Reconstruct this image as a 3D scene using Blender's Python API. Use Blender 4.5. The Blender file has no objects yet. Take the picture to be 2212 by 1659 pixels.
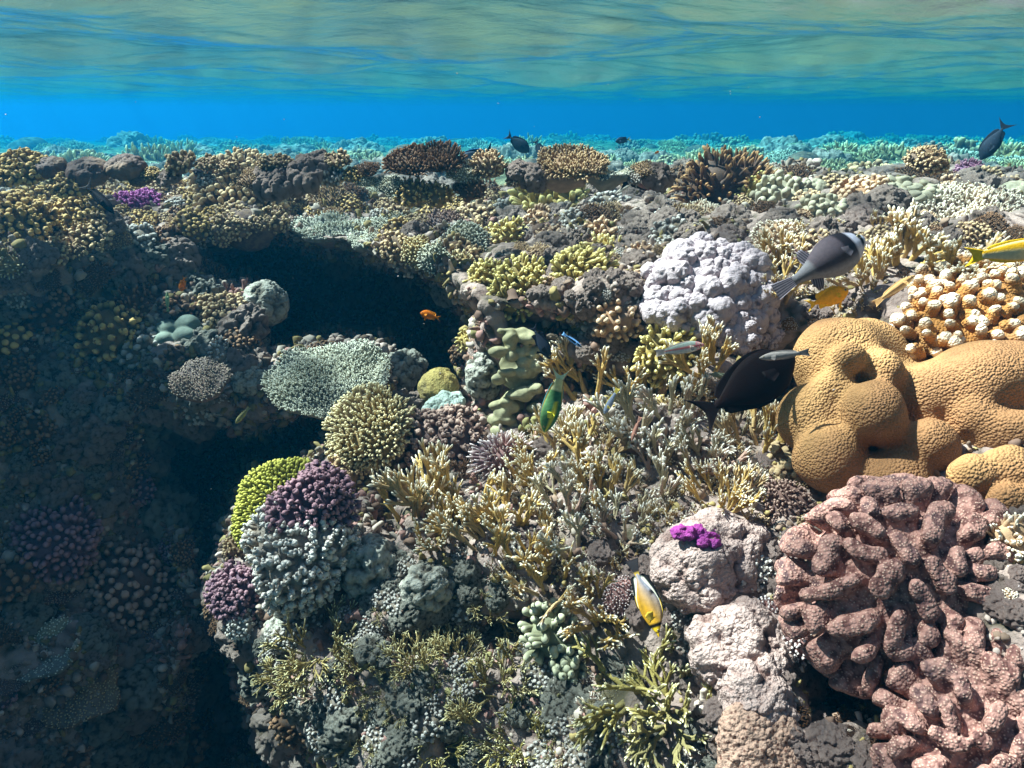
import bpy, math, random
import numpy as np
from mathutils import Vector, Matrix, Quaternion
from mathutils.bvhtree import BVHTree
R_ = math.radians
random.seed(7); rng = np.random.default_rng(11)
scene = bpy.context.scene
COL = scene.collection

# ------------------------------------------------------------------ camera
TH = R_(20.6); FPX = 1580.0            # pitch down, focal length in pixels of the 2212-wide picture
cam_d = bpy.data.cameras.new('camera'); cam = bpy.data.objects.new('camera', cam_d); COL.objects.link(cam)
cam_d.sensor_width = 36.0; cam_d.lens = 36.0 * FPX / 2212.0
cam_d.clip_start = 0.02; cam_d.clip_end = 400
cam.rotation_euler = (math.pi/2 - TH, 0, 0)
scene.camera = cam
cF = np.array([0, math.cos(TH), -math.sin(TH)]); cU = np.array([0, math.sin(TH), math.cos(TH)]); cR = np.array([1., 0, 0])
def ray(dx, dy): return cF + cR*((dx-1106)/FPX) + cU*(-(dy-829.5)/FPX)
def at(dx, dy, t): return ray(dx, dy)*t

# ------------------------------------------------------------------ light
SUN = Vector((-0.56, 0.24, 0.80)).normalized()
EL = math.asin(SUN.z); AZ = math.atan2(SUN.x, SUN.y)
world = bpy.data.worlds.new('World'); scene.world = world; world.use_nodes = True
wn = world.node_tree.nodes; wl = world.node_tree.links
sky = wn.new('ShaderNodeTexSky'); sky.sky_type = 'NISHITA'; sky.sun_disc = False
sky.sun_elevation = EL; sky.sun_rotation = AZ
bg = wn['Background']; bg.inputs['Strength'].default_value = 0.05
wl.new(sky.outputs[0], bg.inputs['Color'])
sd = bpy.data.lights.new('sun', 'SUN'); sd.energy = 5.0; sd.angle = R_(0.8); sd.color = (1.0, 0.91, 0.85)
so = bpy.data.objects.new('sun', sd); COL.objects.link(so)
so.rotation_euler = SUN.to_track_quat('Z', 'Y').to_euler()
vs = scene.view_settings
vs.view_transform = 'Standard'; vs.look = 'None'; vs.gamma = 1.0; vs.use_curve_mapping = False; vs.exposure = 1.2
cy = scene.cycles
cy.max_bounces = 6; cy.diffuse_bounces = 2; cy.glossy_bounces = 2; cy.transmission_bounces = 2
cy.volume_bounces = 1; cy.transparent_max_bounces = 8; cy.use_denoising = True
cy.sample_clamp_indirect = 6.0

# ------------------------------------------------------------------ numeric helpers
_lat = rng.random((32, 32, 32)).astype(np.float32)
def vnoise(P, f, off=0.0):
    X = P*f + off + 100.0; I = np.floor(X).astype(np.int32); T = (X - I).astype(np.float32); T = T*T*(3-2*T)
    I0 = I & 31; I1 = (I+1) & 31
    def g(a, b, c): return _lat[a[..., 0], b[..., 1], c[..., 2]]
    x, y, z = T[..., 0], T[..., 1], T[..., 2]
    c00 = g(I0, I0, I0)*(1-x)+g(I1, I0, I0)*x; c10 = g(I0, I1, I0)*(1-x)+g(I1, I1, I0)*x
    c01 = g(I0, I0, I1)*(1-x)+g(I1, I0, I1)*x; c11 = g(I0, I1, I1)*(1-x)+g(I1, I1, I1)*x
    return ((c00*(1-y)+c10*y)*(1-z) + (c01*(1-y)+c11*y)*z)*2-1
def fbm(P, f, oct=3, off=0.0):
    s = 0; a = 1.0
    for i in range(oct): s = s + a*vnoise(P, f*(2.03**i), off+i*7.3); a *= .5
    return s/1.75
_jit = rng.random((16, 16, 16, 3)).astype(np.float32)
def worley(P, f):
    X = P*f + 160.0; I = np.floor(X).astype(np.int32); best = np.full(P.shape[:-1], 9.0, np.float32)
    for a in (-1, 0, 1):
        for b in (-1, 0, 1):
            for c in (-1, 0, 1):
                J = I + np.array([a, b, c], np.int32); K = J & 15
                q = J + _jit[K[..., 0], K[..., 1], K[..., 2]] - X
                best = np.minimum(best, (q*q).sum(-1).astype(np.float32))
    return np.sqrt(best)
def knobs(P, f):                         # rounded knob field 0..1
    return np.sqrt(np.clip(1-(worley(P, f)/0.85)**2, 0, 1))
def sstep(a, b, x):
    t = np.clip((x-a)/(b-a), 0, 1); return t*t*(3-2*t)

def surface_nets(Fv, org, h):
    nx, ny, nz = Fv.shape; ins = Fv < 0
    cx = ins[:-1, :-1, :-1].astype(np.int8); cnt = cx.copy()*0
    for a in (0, 1):
        for b in (0, 1):
            for c in (0, 1): cnt += ins[a:nx-1+a, b:ny-1+b, c:nz-1+c]
    act = (cnt > 0) & (cnt < 8); idx = -np.ones(act.shape, np.int32); cells = np.argwhere(act)
    idx[act] = np.arange(len(cells), dtype=np.int32)
    acc = np.zeros((len(cells), 3)); n = np.zeros(len(cells))
    cor = [(a, b, c) for a in (0, 1) for b in (0, 1) for c in (0, 1)]
    val = {k: Fv[cells[:, 0]+k[0], cells[:, 1]+k[1], cells[:, 2]+k[2]] for k in cor}
    for k in cor:
        for ax in range(3):
            if k[ax] == 0:
                k2 = list(k); k2[ax] = 1; k2 = tuple(k2); a, b = val[k], val[k2]
                m = (a < 0) != (b < 0); t = np.where(m, a/np.where(m, a-b, 1), 0)
                p = np.zeros((len(cells), 3)); p[:] = k; p[:, ax] = t
                acc += p*m[:, None]; n += m
    V = (cells + acc/n[:, None])*h + np.array(org)
    faces = []
    for ax in range(3):
        sl0 = [slice(None)]*3; sl1 = [slice(None)]*3; sl0[ax] = slice(0, -1); sl1[ax] = slice(1, None)
        s0 = ins[tuple(sl0)]; s1 = ins[tuple(sl1)]; o1, o2 = [(1, 2), (2, 0), (0, 1)][ax]
        E = np.argwhere(s0 != s1); ok = (E[:, o1] > 0) & (E[:, o2] > 0) & (E[:, o1] < act.shape[o1]) & (E[:, o2] < act.shape[o2]); E = E[ok]
        pos = s0[E[:, 0], E[:, 1], E[:, 2]]
        def cell(d1, d2):
            C = E.copy(); C[:, o1] -= d1; C[:, o2] -= d2; return idx[C[:, 0], C[:, 1], C[:, 2]]
        q = np.stack([cell(1, 1), cell(0, 1), cell(0, 0), cell(1, 0)], 1)
        q[~pos] = q[~pos][:, ::-1]; faces.append(q)
    return V, np.concatenate(faces)

def new_mesh(name, V, F, tip=None, col=None, smooth=True):
    """V (n,3); F (m,k) array or list of arrays of equal-width faces"""
    me = bpy.data.meshes.new(name); Fs = F if isinstance(F, list) else [F]
    Fs = [f for f in Fs if len(f)]
    loops = np.concatenate([f.ravel() for f in Fs]).astype(np.int32)
    cnts = np.concatenate([np.full(len(f), f.shape[1], np.int32) for f in Fs])
    st = np.concatenate([[0], np.cumsum(cnts)[:-1]]).astype(np.int32)
    me.vertices.add(len(V)); me.vertices.foreach_set('co', np.asarray(V, np.float32).ravel())
    me.loops.add(len(loops)); me.loops.foreach_set('vertex_index', loops)
    me.polygons.add(len(cnts)); me.polygons.foreach_set('loop_start', st); me.polygons.foreach_set('loop_total', cnts)
    if smooth: me.polygons.foreach_set('use_smooth', np.ones(len(cnts), bool))
    if tip is not None:
        a = me.attributes.new('tip', 'FLOAT', 'POINT'); a.data.foreach_set('value', np.asarray(tip, np.float32))
    if col is not None:
        a = me.attributes.new('hue', 'FLOAT_COLOR', 'POINT')
        a.data.foreach_set('color', np.concatenate([col, np.ones((len(col), 1))], 1).astype(np.float32).ravel())
    me.update(calc_edges=True); me.validate(); return me
def link(name, me, mat=None, parent=None, loc=None, quat=None):
    o = bpy.data.objects.new(name, me); COL.objects.link(o)
    if mat is not None and me is not None and not me.materials: me.materials.append(mat)
    if parent is not None: o.parent = parent
    if loc is not None: o.location = loc
    if quat is not None: o.rotation_mode = 'QUATERNION'; o.rotation_quaternion = quat
    return o
def tag(o, label=None, cat=None, group=None, kind=None):
    if label: o['label'] = label
    if cat: o['category'] = cat
    if group: o['group'] = group
    if kind: o['kind'] = kind
    return o

# ------------------------------------------------------------------ materials
def S(r, g, b):                           # sRGB 0-255 to linear
    return tuple(((c/255)/12.92 if c <= 10 else ((c/255+.055)/1.055)**2.4) for c in (r, g, b))
def nd(nt, t, **k):
    n = nt.nodes.new(t)
    for a, v in k.items(): setattr(n, a, v)
    return n
MATS = {}
def coral_mat(name, base, tip=None, second=None, mot=18., bump=90., bstr=.5, bdist=.004, cell=False, spots=None, p0=.45, p1=1.0, rough=.75, patch=5.):
    """living tissue: base colour, tip colour along the branch, patches of a second colour, fine mottling, polyp bumps"""
    if name in MATS: return MATS[name]
    m = bpy.data.materials.new(name); MATS[name] = m; m.use_nodes = True; nt = m.node_tree; L = nt.links
    b = nt.nodes['Principled BSDF']; b.inputs['Roughness'].default_value = rough; b.inputs['Specular IOR Level'].default_value = .25
    tc = nd(nt, 'ShaderNodeTexCoord')
    def mix(a, c, fac, mode='MIX'):
        x = nd(nt, 'ShaderNodeMix', data_type='RGBA', blend_type=mode)
        for sock, v in ((x.inputs['Factor'], fac), (x.inputs['A'], a), (x.inputs['B'], c)):
            if isinstance(v, bpy.types.NodeSocket): L.new(v, sock)
            elif isinstance(v, (int, float)): sock.default_value = v
            else: sock.default_value = (*v, 1)
        return x.outputs['Result']
    def ramp(src, a, c):
        r = nd(nt, 'ShaderNodeMapRange', interpolation_type='SMOOTHSTEP'); L.new(src, r.inputs[0]); r.inputs[1].default_value = a; r.inputs[2].default_value = c
        return r.outputs[0]
    c = base
    if second is None: second = (base[0]*.62+.02, base[1]*.66+.02, base[2]*.8+.02)
    if second is not None:
        n2 = nd(nt, 'ShaderNodeTexNoise'); n2.inputs['Scale'].default_value = patch; n2.inputs['Detail'].default_value = 5; L.new(tc.outputs['Object'], n2.inputs['Vector'])
        c = mix(c, second, ramp(n2.outputs[0], .42, .58))
    n = nd(nt, 'ShaderNodeTexNoise'); n.inputs['Scale'].default_value = mot; n.inputs['Detail'].default_value = 6; n.inputs['Roughness'].default_value = .65
    L.new(tc.outputs['Object'], n.inputs['Vector'])
    v = nd(nt, 'ShaderNodeMapRange'); L.new(n.outputs[0], v.inputs[0]); v.inputs[1].default_value = .25; v.inputs[2].default_value = .75; v.inputs[3].default_value = .6; v.inputs[4].default_value = 1.3
    cc = nd(nt, 'ShaderNodeCombineColor')
    for i in range(3): L.new(v.outputs[0], cc.inputs[i])
    c = mix(c, cc.outputs[0], 1.0, 'MULTIPLY')
    if tip is not None:
        at_ = nd(nt, 'ShaderNodeAttribute', attribute_name='tip')
        c = mix(c, tip, ramp(at_.outputs['Fac'], p0, p1))
    vo = nd(nt, 'ShaderNodeTexVoronoi'); vo.inputs['Scale'].default_value = bump; L.new(tc.outputs['Object'], vo.inputs['Vector'])
    if spots is not None:
        c = mix(spots, c, ramp(vo.outputs['Distance'], .12, .42))
    L.new(c, b.inputs['Base Color']) if isinstance(c, bpy.types.NodeSocket) else None
    bn = nd(nt, 'ShaderNodeBump'); bn.inputs['Strength'].default_value = bstr; bn.inputs['Distance'].default_value = bdist
    if cell:
        inv = nd(nt, 'ShaderNodeMath', operation='SUBTRACT'); inv.inputs[0].default_value = 1; L.new(vo.outputs['Distance'], inv.inputs[1]); h = inv.outputs[0]
    else:
        n3 = nd(nt, 'ShaderNodeTexNoise'); n3.inputs['Scale'].default_value = bump*1.3; n3.inputs['Detail'].default_value = 4; L.new(tc.outputs['Object'], n3.inputs['Vector'])
        h = n3.outputs[0]
    L.new(h, bn.inputs['Height']); L.new(bn.outputs[0], b.inputs['Normal'])
    return m
def attr_mat(name, rough=.5, spec=.4, bump=0., noise=.25, nscale=40.):
    if name in MATS: return MATS[name]
    m = bpy.data.materials.new(name); MATS[name] = m; m.use_nodes = True; nt = m.node_tree; L = nt.links
    b = nt.nodes['Principled BSDF']; b.inputs['Roughness'].default_value = rough; b.inputs['Specular IOR Level'].default_value = spec
    a = nd(nt, 'ShaderNodeAttribute', attribute_name='hue'); tc = nd(nt, 'ShaderNodeTexCoord')
    n = nd(nt, 'ShaderNodeTexNoise'); n.inputs['Scale'].default_value = nscale; n.inputs['Detail'].default_value = 4; L.new(tc.outputs['Object'], n.inputs['Vector'])
    v = nd(nt, 'ShaderNodeMapRange'); L.new(n.outputs[0], v.inputs[0]); v.inputs[1].default_value = .3; v.inputs[2].default_value = .7; v.inputs[3].default_value = 1-noise; v.inputs[4].default_value = 1+noise
    x = nd(nt, 'ShaderNodeVectorMath', operation='SCALE'); L.new(a.outputs['Color'], x.inputs[0]); L.new(v.outputs[0], x.inputs['Scale']); L.new(x.outputs[0], b.inputs['Base Color'])
    if bump:
        bn = nd(nt, 'ShaderNodeBump'); bn.inputs['Strength'].default_value = .6; bn.inputs['Distance'].default_value = bump
        n3 = nd(nt, 'ShaderNodeTexNoise'); n3.inputs['Scale'].default_value = nscale*3; n3.inputs['Detail'].default_value = 5; L.new(tc.outputs['Object'], n3.inputs['Vector'])
        L.new(n3.outputs[0], bn.inputs['Height']); L.new(bn.outputs[0], b.inputs['Normal'])
    return m

# ------------------------------------------------------------------ water surface (seen from below) 
def water_z(x, y):
    z = .040*np.sin(1.05*y+.75*x+.4)+.034*np.sin(1.7*y-1.5*x+2.1)+.026*np.sin(1.6*x+1.3*y+4.)+.012*np.sin(3.3*x+2.2*y+1.)
    P = np.stack([x, y*1.0, np.zeros_like(x)], -1)
    return .36 + 1.0*z + .018*vnoise(P, 1.7) + .010*vnoise(P, 4.5) + .0032*vnoise(P, 12.)
def build_water():
    ys = np.concatenate([np.linspace(-6, .2, 30), .2+np.cumsum(np.geomspace(.012, 1.7, 430))])
    ys = ys[ys < 138]; u = np.linspace(-1, 1, 420)
    yy, uu = np.meshgrid(ys, u, indexing='ij'); w = 4.0+np.maximum(yy, 0)*1.1; xx = uu*w
    zz = water_z(xx, yy); fade = np.exp(-np.maximum(yy-8, 0)/14.); zz = .36+(zz-.36)*(.35+.65*fade)
    V = np.stack([xx, yy, zz], -1).reshape(-1, 3); ny, nx = yy.shape
    i = np.arange((ny-1)*(nx-1)); r = i//(nx-1); c = i % (nx-1); a = r*nx+c
    F = np.stack([a, a+1, a+nx+1, a+nx], 1)
    m = bpy.data.materials.new('water_surface'); m.use_nodes = True; nt = m.node_tree; L = nt.links
    nt.nodes.remove(nt.nodes['Principled BSDF']); out = nt.nodes['Material Output']
    fr = nd(nt, 'ShaderNodeFresnel'); fr.inputs[0].default_value = 1.33
    gl = nd(nt, 'ShaderNodeBsdfGlossy'); gl.inputs['Roughness'].default_value = .06; gl.inputs['Color'].default_value = (.66, .81, .87, 1)
    tr = nd(nt, 'ShaderNodeBsdfTransparent'); mx = nd(nt, 'ShaderNodeMixShader')
    tc = nd(nt, 'ShaderNodeTexCoord'); mp = nd(nt, 'ShaderNodeMapping'); mp.inputs['Scale'].default_value = (1, 1, 1); L.new(tc.outputs['Object'], mp.inputs[0])
    n = nd(nt, 'ShaderNodeTexNoise'); n.inputs['Scale'].default_value = 9; n.inputs['Detail'].default_value = 6; n.inputs['Roughness'].default_value = .6; L.new(mp.outputs[0], n.inputs['Vector'])
    bn = nd(nt, 'ShaderNodeBump'); bn.inputs['Strength'].default_value = .7; bn.inputs['Distance'].default_value = .014; L.new(n.outputs[0], bn.inputs['Height'])
    L.new(bn.outputs[0], gl.inputs['Normal'])
    # caustics painted into the transparent colour: a soft bright network patterns the daylight
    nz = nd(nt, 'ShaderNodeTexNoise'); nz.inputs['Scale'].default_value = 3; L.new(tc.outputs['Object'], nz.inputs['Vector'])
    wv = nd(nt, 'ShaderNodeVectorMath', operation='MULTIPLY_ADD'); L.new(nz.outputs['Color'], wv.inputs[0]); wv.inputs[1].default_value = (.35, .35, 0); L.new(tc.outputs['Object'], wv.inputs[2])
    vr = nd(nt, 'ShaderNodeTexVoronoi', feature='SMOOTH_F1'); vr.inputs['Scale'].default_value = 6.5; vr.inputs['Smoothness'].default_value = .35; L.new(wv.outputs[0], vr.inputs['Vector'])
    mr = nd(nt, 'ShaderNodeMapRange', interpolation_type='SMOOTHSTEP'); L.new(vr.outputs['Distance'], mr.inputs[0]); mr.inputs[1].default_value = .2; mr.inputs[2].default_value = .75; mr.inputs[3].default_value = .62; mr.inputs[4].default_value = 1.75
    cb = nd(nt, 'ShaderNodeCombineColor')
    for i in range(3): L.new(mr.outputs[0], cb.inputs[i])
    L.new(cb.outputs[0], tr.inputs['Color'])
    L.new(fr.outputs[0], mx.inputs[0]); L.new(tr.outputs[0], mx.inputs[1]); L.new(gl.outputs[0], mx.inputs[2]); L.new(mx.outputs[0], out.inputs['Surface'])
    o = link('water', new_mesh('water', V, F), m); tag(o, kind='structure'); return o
build_water()

# ------------------------------------------------------------------ haze: the body of water itself
def build_haze():
    x0, x1, y0, y1, z0, z1 = -165, 165, -12, 142, -4.0, .80
    V = np.array([(x, y, z) for x in (x0, x1) for y in (y0, y1) for z in (z0, z1)], float)
    F = np.array([(0, 1, 3, 2), (4, 6, 7, 5), (0, 4, 5, 1), (2, 3, 7, 6), (0, 2, 6, 4), (1, 5, 7, 3)])
    m = bpy.data.materials.new('haze'); m.use_nodes = True; nt = m.node_tree; nt.nodes.remove(nt.nodes['Principled BSDF'])
    v = nd(nt, 'ShaderNodeVolumePrincipled'); v.inputs['Density'].default_value = .125
    v.inputs['Color'].default_value = (.004, .081, .168, 1); v.inputs['Absorption Color'].default_value = (.0, .62, .90, 1); v.inputs['Anisotropy'].default_value = .6
    nt.links.new(v.outputs[0], nt.nodes['Material Output'].inputs['Volume'])
    o = link('haze', new_mesh('haze', V, F, smooth=False), m); tag(o, kind='stuff')
build_haze()

# ------------------------------------------------------------------ reef body
def plateau(x, y):
    P = np.stack([x, y, np.zeros_like(x)], -1)
    r = sstep(.1, 1.2, x); yc = 2.95-.45*r + .15*vnoise(P, .8, 4.)
    z = -.41 + .07*r + (.06+.025*vnoise(P, 1.1, 8.))*sstep(1.75-.35*r, yc, y) - (.23+.03*r)*sstep(yc+.3, yc+2.6, y)
    z = z + .05*sstep(-.7, -1.5, x)*sstep(4, 2.5, y) + .04*fbm(P, 1.1, 3)
    yy = np.maximum(y-4.4, 0); return z - .034*(yy-1.2*(1-np.exp(-yy/1.2)))
CP = [(-500,480,1.7),(-500,900,1.6),(-500,1600,1.4),(0,560,1.95),(0,650,2.05),(0,800,2.0),(0,1000,2.0),(0,1300,1.9),(0,1650,1.8),
(200,560,2.1),(200,680,2.15),(200,850,2.1),(200,1100,2.1),(200,1400,1.95),(200,1650,1.95),(400,560,2.3),(420,820,2.05),(400,1050,2.2),(400,1300,2.05),(400,1650,2.1),
(600,520,2.35),(720,850,2.0),(600,980,1.95),(850,540,2.15),(1000,600,1.9),(1100,900,1.82),(950,880,1.95),(600,1100,1.62),(800,950,1.75),(650,1250,1.48),
(520,1330,1.5),(700,1450,1.33),(900,1600,1.22),(720,1650,1.33),(1050,630,1.75),(1250,640,1.68),(1300,720,1.72),(1400,800,1.65),(1200,1000,1.52),(1400,1000,1.42),
(1000,1100,1.48),(1100,1300,1.33),(1200,1500,1.2),(1200,1660,1.12),(1530,540,1.85),(1530,700,1.62),(1700,560,1.75),(1700,760,1.55),(1650,950,1.42),
(1500,1200,1.2),(1600,1450,1.06),(1650,1640,1.0),(1900,600,1.55),(2200,560,1.45),(2100,700,1.35),(1950,900,1.27),(2200,1000,1.12),(2000,1250,1.03),(2200,1300,.95),
(2100,1600,.9),(2700,800,1.1),(2700,1500,.8),(200,420,2.3),(600,420,2.4),(1000,430,2.3),(1500,430,2.2),(2000,430,2.0),(2400,430,1.9),(-500,430,2.0),
(400,1900,1.9),(1200,2000,1.0),(2100,1950,.75),(-300,2000,1.1),(500,2300,1.6),(2600,2300,.7)]
CAVES = [  # (polygon, extra depth)
 ([(440,530),(600,500),(700,535),(850,550),(1000,610),(1040,680),(1000,740),(1000,880),(1030,930),(900,880),(860,860),(840,740),(740,725),(620,750),(560,790),(540,740),(580,650),(470,600)], 1.3),
 ([(300,930),(420,880),(560,900),(730,900),(700,990),(520,1050),(480,1150),(430,1290),(540,1400),(590,1520),(700,1640),(740,1900),(350,1900),(400,1450),(430,1180),(330,1060)], 1.1),
 ([(1070,660),(1300,680),(1260,730),(1190,760),(1090,705)], .35),
 ([(1220,770),(1400,820),(1560,830),(1780,720),(1800,800),(1700,900),(1560,900),(1380,850),(1230,860)], .3),
 ([(1730,1420),(1880,1400),(1900,1560),(1720,1590)], .4),
 ([(780,1370),(1000,1330),(1180,1330),(1130,1400),(900,1410)], .2),
 ([(905,370),(990,375),(1000,410),(930,410)], .5),
 ([(820,1050),(870,1000),(880,1060),(850,1150),(800,1130)], .3)]
def tps(pts, q):
    P = np.array([(a/1000, b/1000) for a, b, _ in pts]); v = np.array([1/t for *_, t in pts]); n = len(P)
    def U(r2): return np.where(r2 > 1e-12, r2*np.log(np.maximum(r2, 1e-12)), 0)
    K = U(((P[:, None]-P[None])**2).sum(-1)) + np.eye(n)*.004; Q = np.c_[np.ones(n), P]
    A = np.zeros((n+3, n+3)); A[:n, :n] = K; A[:n, n:] = Q; A[n:, :n] = Q.T
    w = np.linalg.solve(A, np.r_[v, 0, 0, 0]); out = w[n]+q[..., 0]*w[n+1]+q[..., 1]*w[n+2]
    for i in range(n): out = out + w[i]*U((q[..., 0]-P[i, 0])**2+(q[..., 1]-P[i, 1])**2)
    return out
def poly_sd(poly, X, Y):                  # negative inside
    d = np.full(X.shape, 1e9); ins = np.zeros(X.shape, bool); n = len(poly)
    for i in range(n):
        (ax, ay), (bx, by) = poly[i], poly[(i+1) % n]; ex, ey = bx-ax, by-ay
        t = np.clip(((X-ax)*ex+(Y-ay)*ey)/(ex*ex+ey*ey), 0, 1)
        d = np.minimum(d, np.hypot(X-ax-t*ex, Y-ay-t*ey))
        c = ((ay > Y) != (by > Y)) & (X < (bx-ax)*(Y-ay)/((by-ay) if by != ay else 1e-9)+ax); ins ^= c
    return np.where(ins, -d, d)
MX0, MY0, MST = -1200., 200., 10.
gx = np.arange(MX0, 3400, MST); gy = np.arange(MY0, 2700, MST); GX, GY = np.meshgrid(gx, gy, indexing='ij')
DM = 1/np.clip(tps(CP, np.stack([GX, GY], -1)/1000), .3, 1.6)
_w = 34*fbm(np.stack([GX, GY, GX*0], -1)/100, 1.1, 3)
for poly, dep in CAVES: DM = DM + dep*sstep(24, -70, poly_sd(poly, GX, GY)+_w)
def depth_map(dx, dy):
    a = np.clip((dx-MX0)/MST, 0, len(gx)-1.001); b = np.clip((dy-MY0)/MST, 0, len(gy)-1.001); i = a.astype(int); j = b.astype(int); a = a-i; b = b-j
    return (DM[i, j]*(1-a)+DM[i+1, j]*a)*(1-b)+(DM[i, j+1]*(1-a)+DM[i+1, j+1]*a)*b
def build_reef():
    h = .0135; org = np.array([-3.0, .30, -2.15]); N = (int(5.6/h), int(3.6/h), int(2.16/h)); Fv = np.empty(N, np.float32)
    ys = org[1]+np.arange(N[1])*h; zs = org[2]+np.arange(N[2])*h
    for i0 in range(0, N[0], 40):
        xs = org[0]+np.arange(i0, min(i0+40, N[0]))*h
        X, Y, Z = np.meshgrid(xs, ys, zs, indexing='ij')
        t = np.maximum(Y*cF[1]+Z*cF[2], .05); v = Y*cU[1]+Z*cU[2]
        D = depth_map(1106+FPX*X/t, 829.5-FPX*v/t)
        zp = plateau(X[:, :, :1], Y[:, :, :1])
        P = np.stack([X, Y, Z], -1)
        f = np.maximum(Z-zp, D-(Y*cF[1]+Z*cF[2])) ; f = np.minimum(f, Z+2.0)
        f = f + .075*fbm(P, 3.2, 2) + .034*vnoise(P, 9.)
        Fv[i0:i0+len(xs)] = f
    V, F = surface_nets(Fv, org, h)
    me = new_mesh('tmp', V, F); o = link('tmp', me); md = o.modifiers.new('s', 'SUBSURF'); md.levels = 1; md.subdivision_type = 'CATMULL_CLARK'
    dg = bpy.context.evaluated_depsgraph_get(); m2 = bpy.data.meshes.new_from_object(o.evaluated_get(dg)); bpy.data.objects.remove(o)
    n = len(m2.vertices); co = np.empty(n*3, np.float32); m2.vertices.foreach_get('co', co); co = co.reshape(-1, 3)
    no = np.empty(n*3, np.float32); m2.vertices.foreach_get('normal', no); no = no.reshape(-1, 3)
    k1 = knobs(co, 14.); k2 = knobs(co+.3, 38.); am = np.clip(.5+1.2*vnoise(co, 2.5, 3.), .1, 1.2)
    co2 = co + no*((k1*.030*am + k2*.012 - .014 + .004*vnoise(co, 60.))[:, None])
    m2.vertices.foreach_set('co', co2.ravel()); m2.update(); m2.name = 'reef_rock'
    a = m2.attributes.new('tip', 'FLOAT', 'POINT'); a.data.foreach_set('value', (k1*.5+k2*.5).astype(np.float32))
    o = link('reef_rock', m2); tag(o, kind='structure'); return o
ROCK = coral_mat('reef_rock', S(98, 78, 72), tip=S(156, 134, 126), second=S(84, 76, 58), mot=30, bump=120, bstr=.9, bdist=.006, p0=.5, p1=.95, rough=.9, patch=6)
reef = build_reef(); reef.data.materials.append(ROCK)
_co = np.empty(len(reef.data.vertices)*3, np.float32); reef.data.vertices.foreach_get('co', _co); _co = _co.reshape(-1, 3)
_q = np.empty(len(reef.data.polygons)*4, np.int32); reef.data.polygons.foreach_get('vertices', _q); _q = _q.reshape(-1, 4)
bvh = BVHTree.FromPolygons(_co.tolist(), _q.tolist())
def build_flat():                         # the reef top beyond, out to where the water hides it
    ys = np.concatenate([np.linspace(-11.5, .25, 20), np.linspace(.3, 3.6, 60), 3.6+np.cumsum(np.geomspace(.03, 2.6, 240))]); ys = ys[ys < 138]
    u = np.linspace(-1, 1, 420); YY, UU = np.meshgrid(ys, u, indexing='ij'); XX = UU*(4.5+np.maximum(YY, 0)*1.08)
    P = np.stack([XX, YY, np.zeros_like(XX)], -1); Z = plateau(XX, YY)
    k = knobs(P, 3.2)*.10*sstep(3.4, 5, YY)+knobs(P, 9.)*.04; k2 = np.clip(.4+vnoise(P, .7, 9), 0, 1)
    Z = Z + k*k2 + .012*vnoise(P, 20.)
    ins = (np.abs(XX+.2) < 2.75) & (YY < 3.55); hole = sstep(2.9, 2.6, np.abs(XX+.2))*sstep(3.75, 3.5, YY)
    Z = np.where(YY < 3.75, Z - hole*2.4 - .04, Z)
    beh = sstep(.6, -.8, YY)*sstep(3.4, 2.4, np.abs(XX)); Z = Z*(1-beh) + np.minimum(Z, -2.1)*beh
    V = np.stack([XX, YY, Z], -1).reshape(-1, 3); ny, nx = YY.shape
    i = np.arange((ny-1)*(nx-1)); r = i//(nx-1); c = i % (nx-1); a = r*nx+c
    me = new_mesh('reef_flat', V, np.stack([a, a+1, a+nx+1, a+nx], 1), tip=(k/.14).ravel())
    o = link('reef_flat', me, coral_mat('reef_flat', S(88, 74, 54), tip=S(136, 122, 92), second=S(70, 64, 44), mot=7, bump=30, bstr=.9, bdist=.03, p0=.2, p1=.9, rough=.9, patch=2.2))
    tag(o, kind='structure'); return me
flat_me = build_flat()
def hit(dx, dy, dflt=2.0):
    d = Vector(ray(dx, dy)); L = d.length; r = bvh.ray_cast(Vector((0, 0, 0)), d.normalized(), 8)
    if r[0] is None: return Vector(at(dx, dy, dflt)), Vector((0, 0, 1)), dflt
    return r[0], r[1], r[3]/L
def drop(x, y):
    r = bvh.ray_cast(Vector((x, y, .1)), Vector((0, 0, -1)), 3)
    return r[0], r[1]

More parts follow.
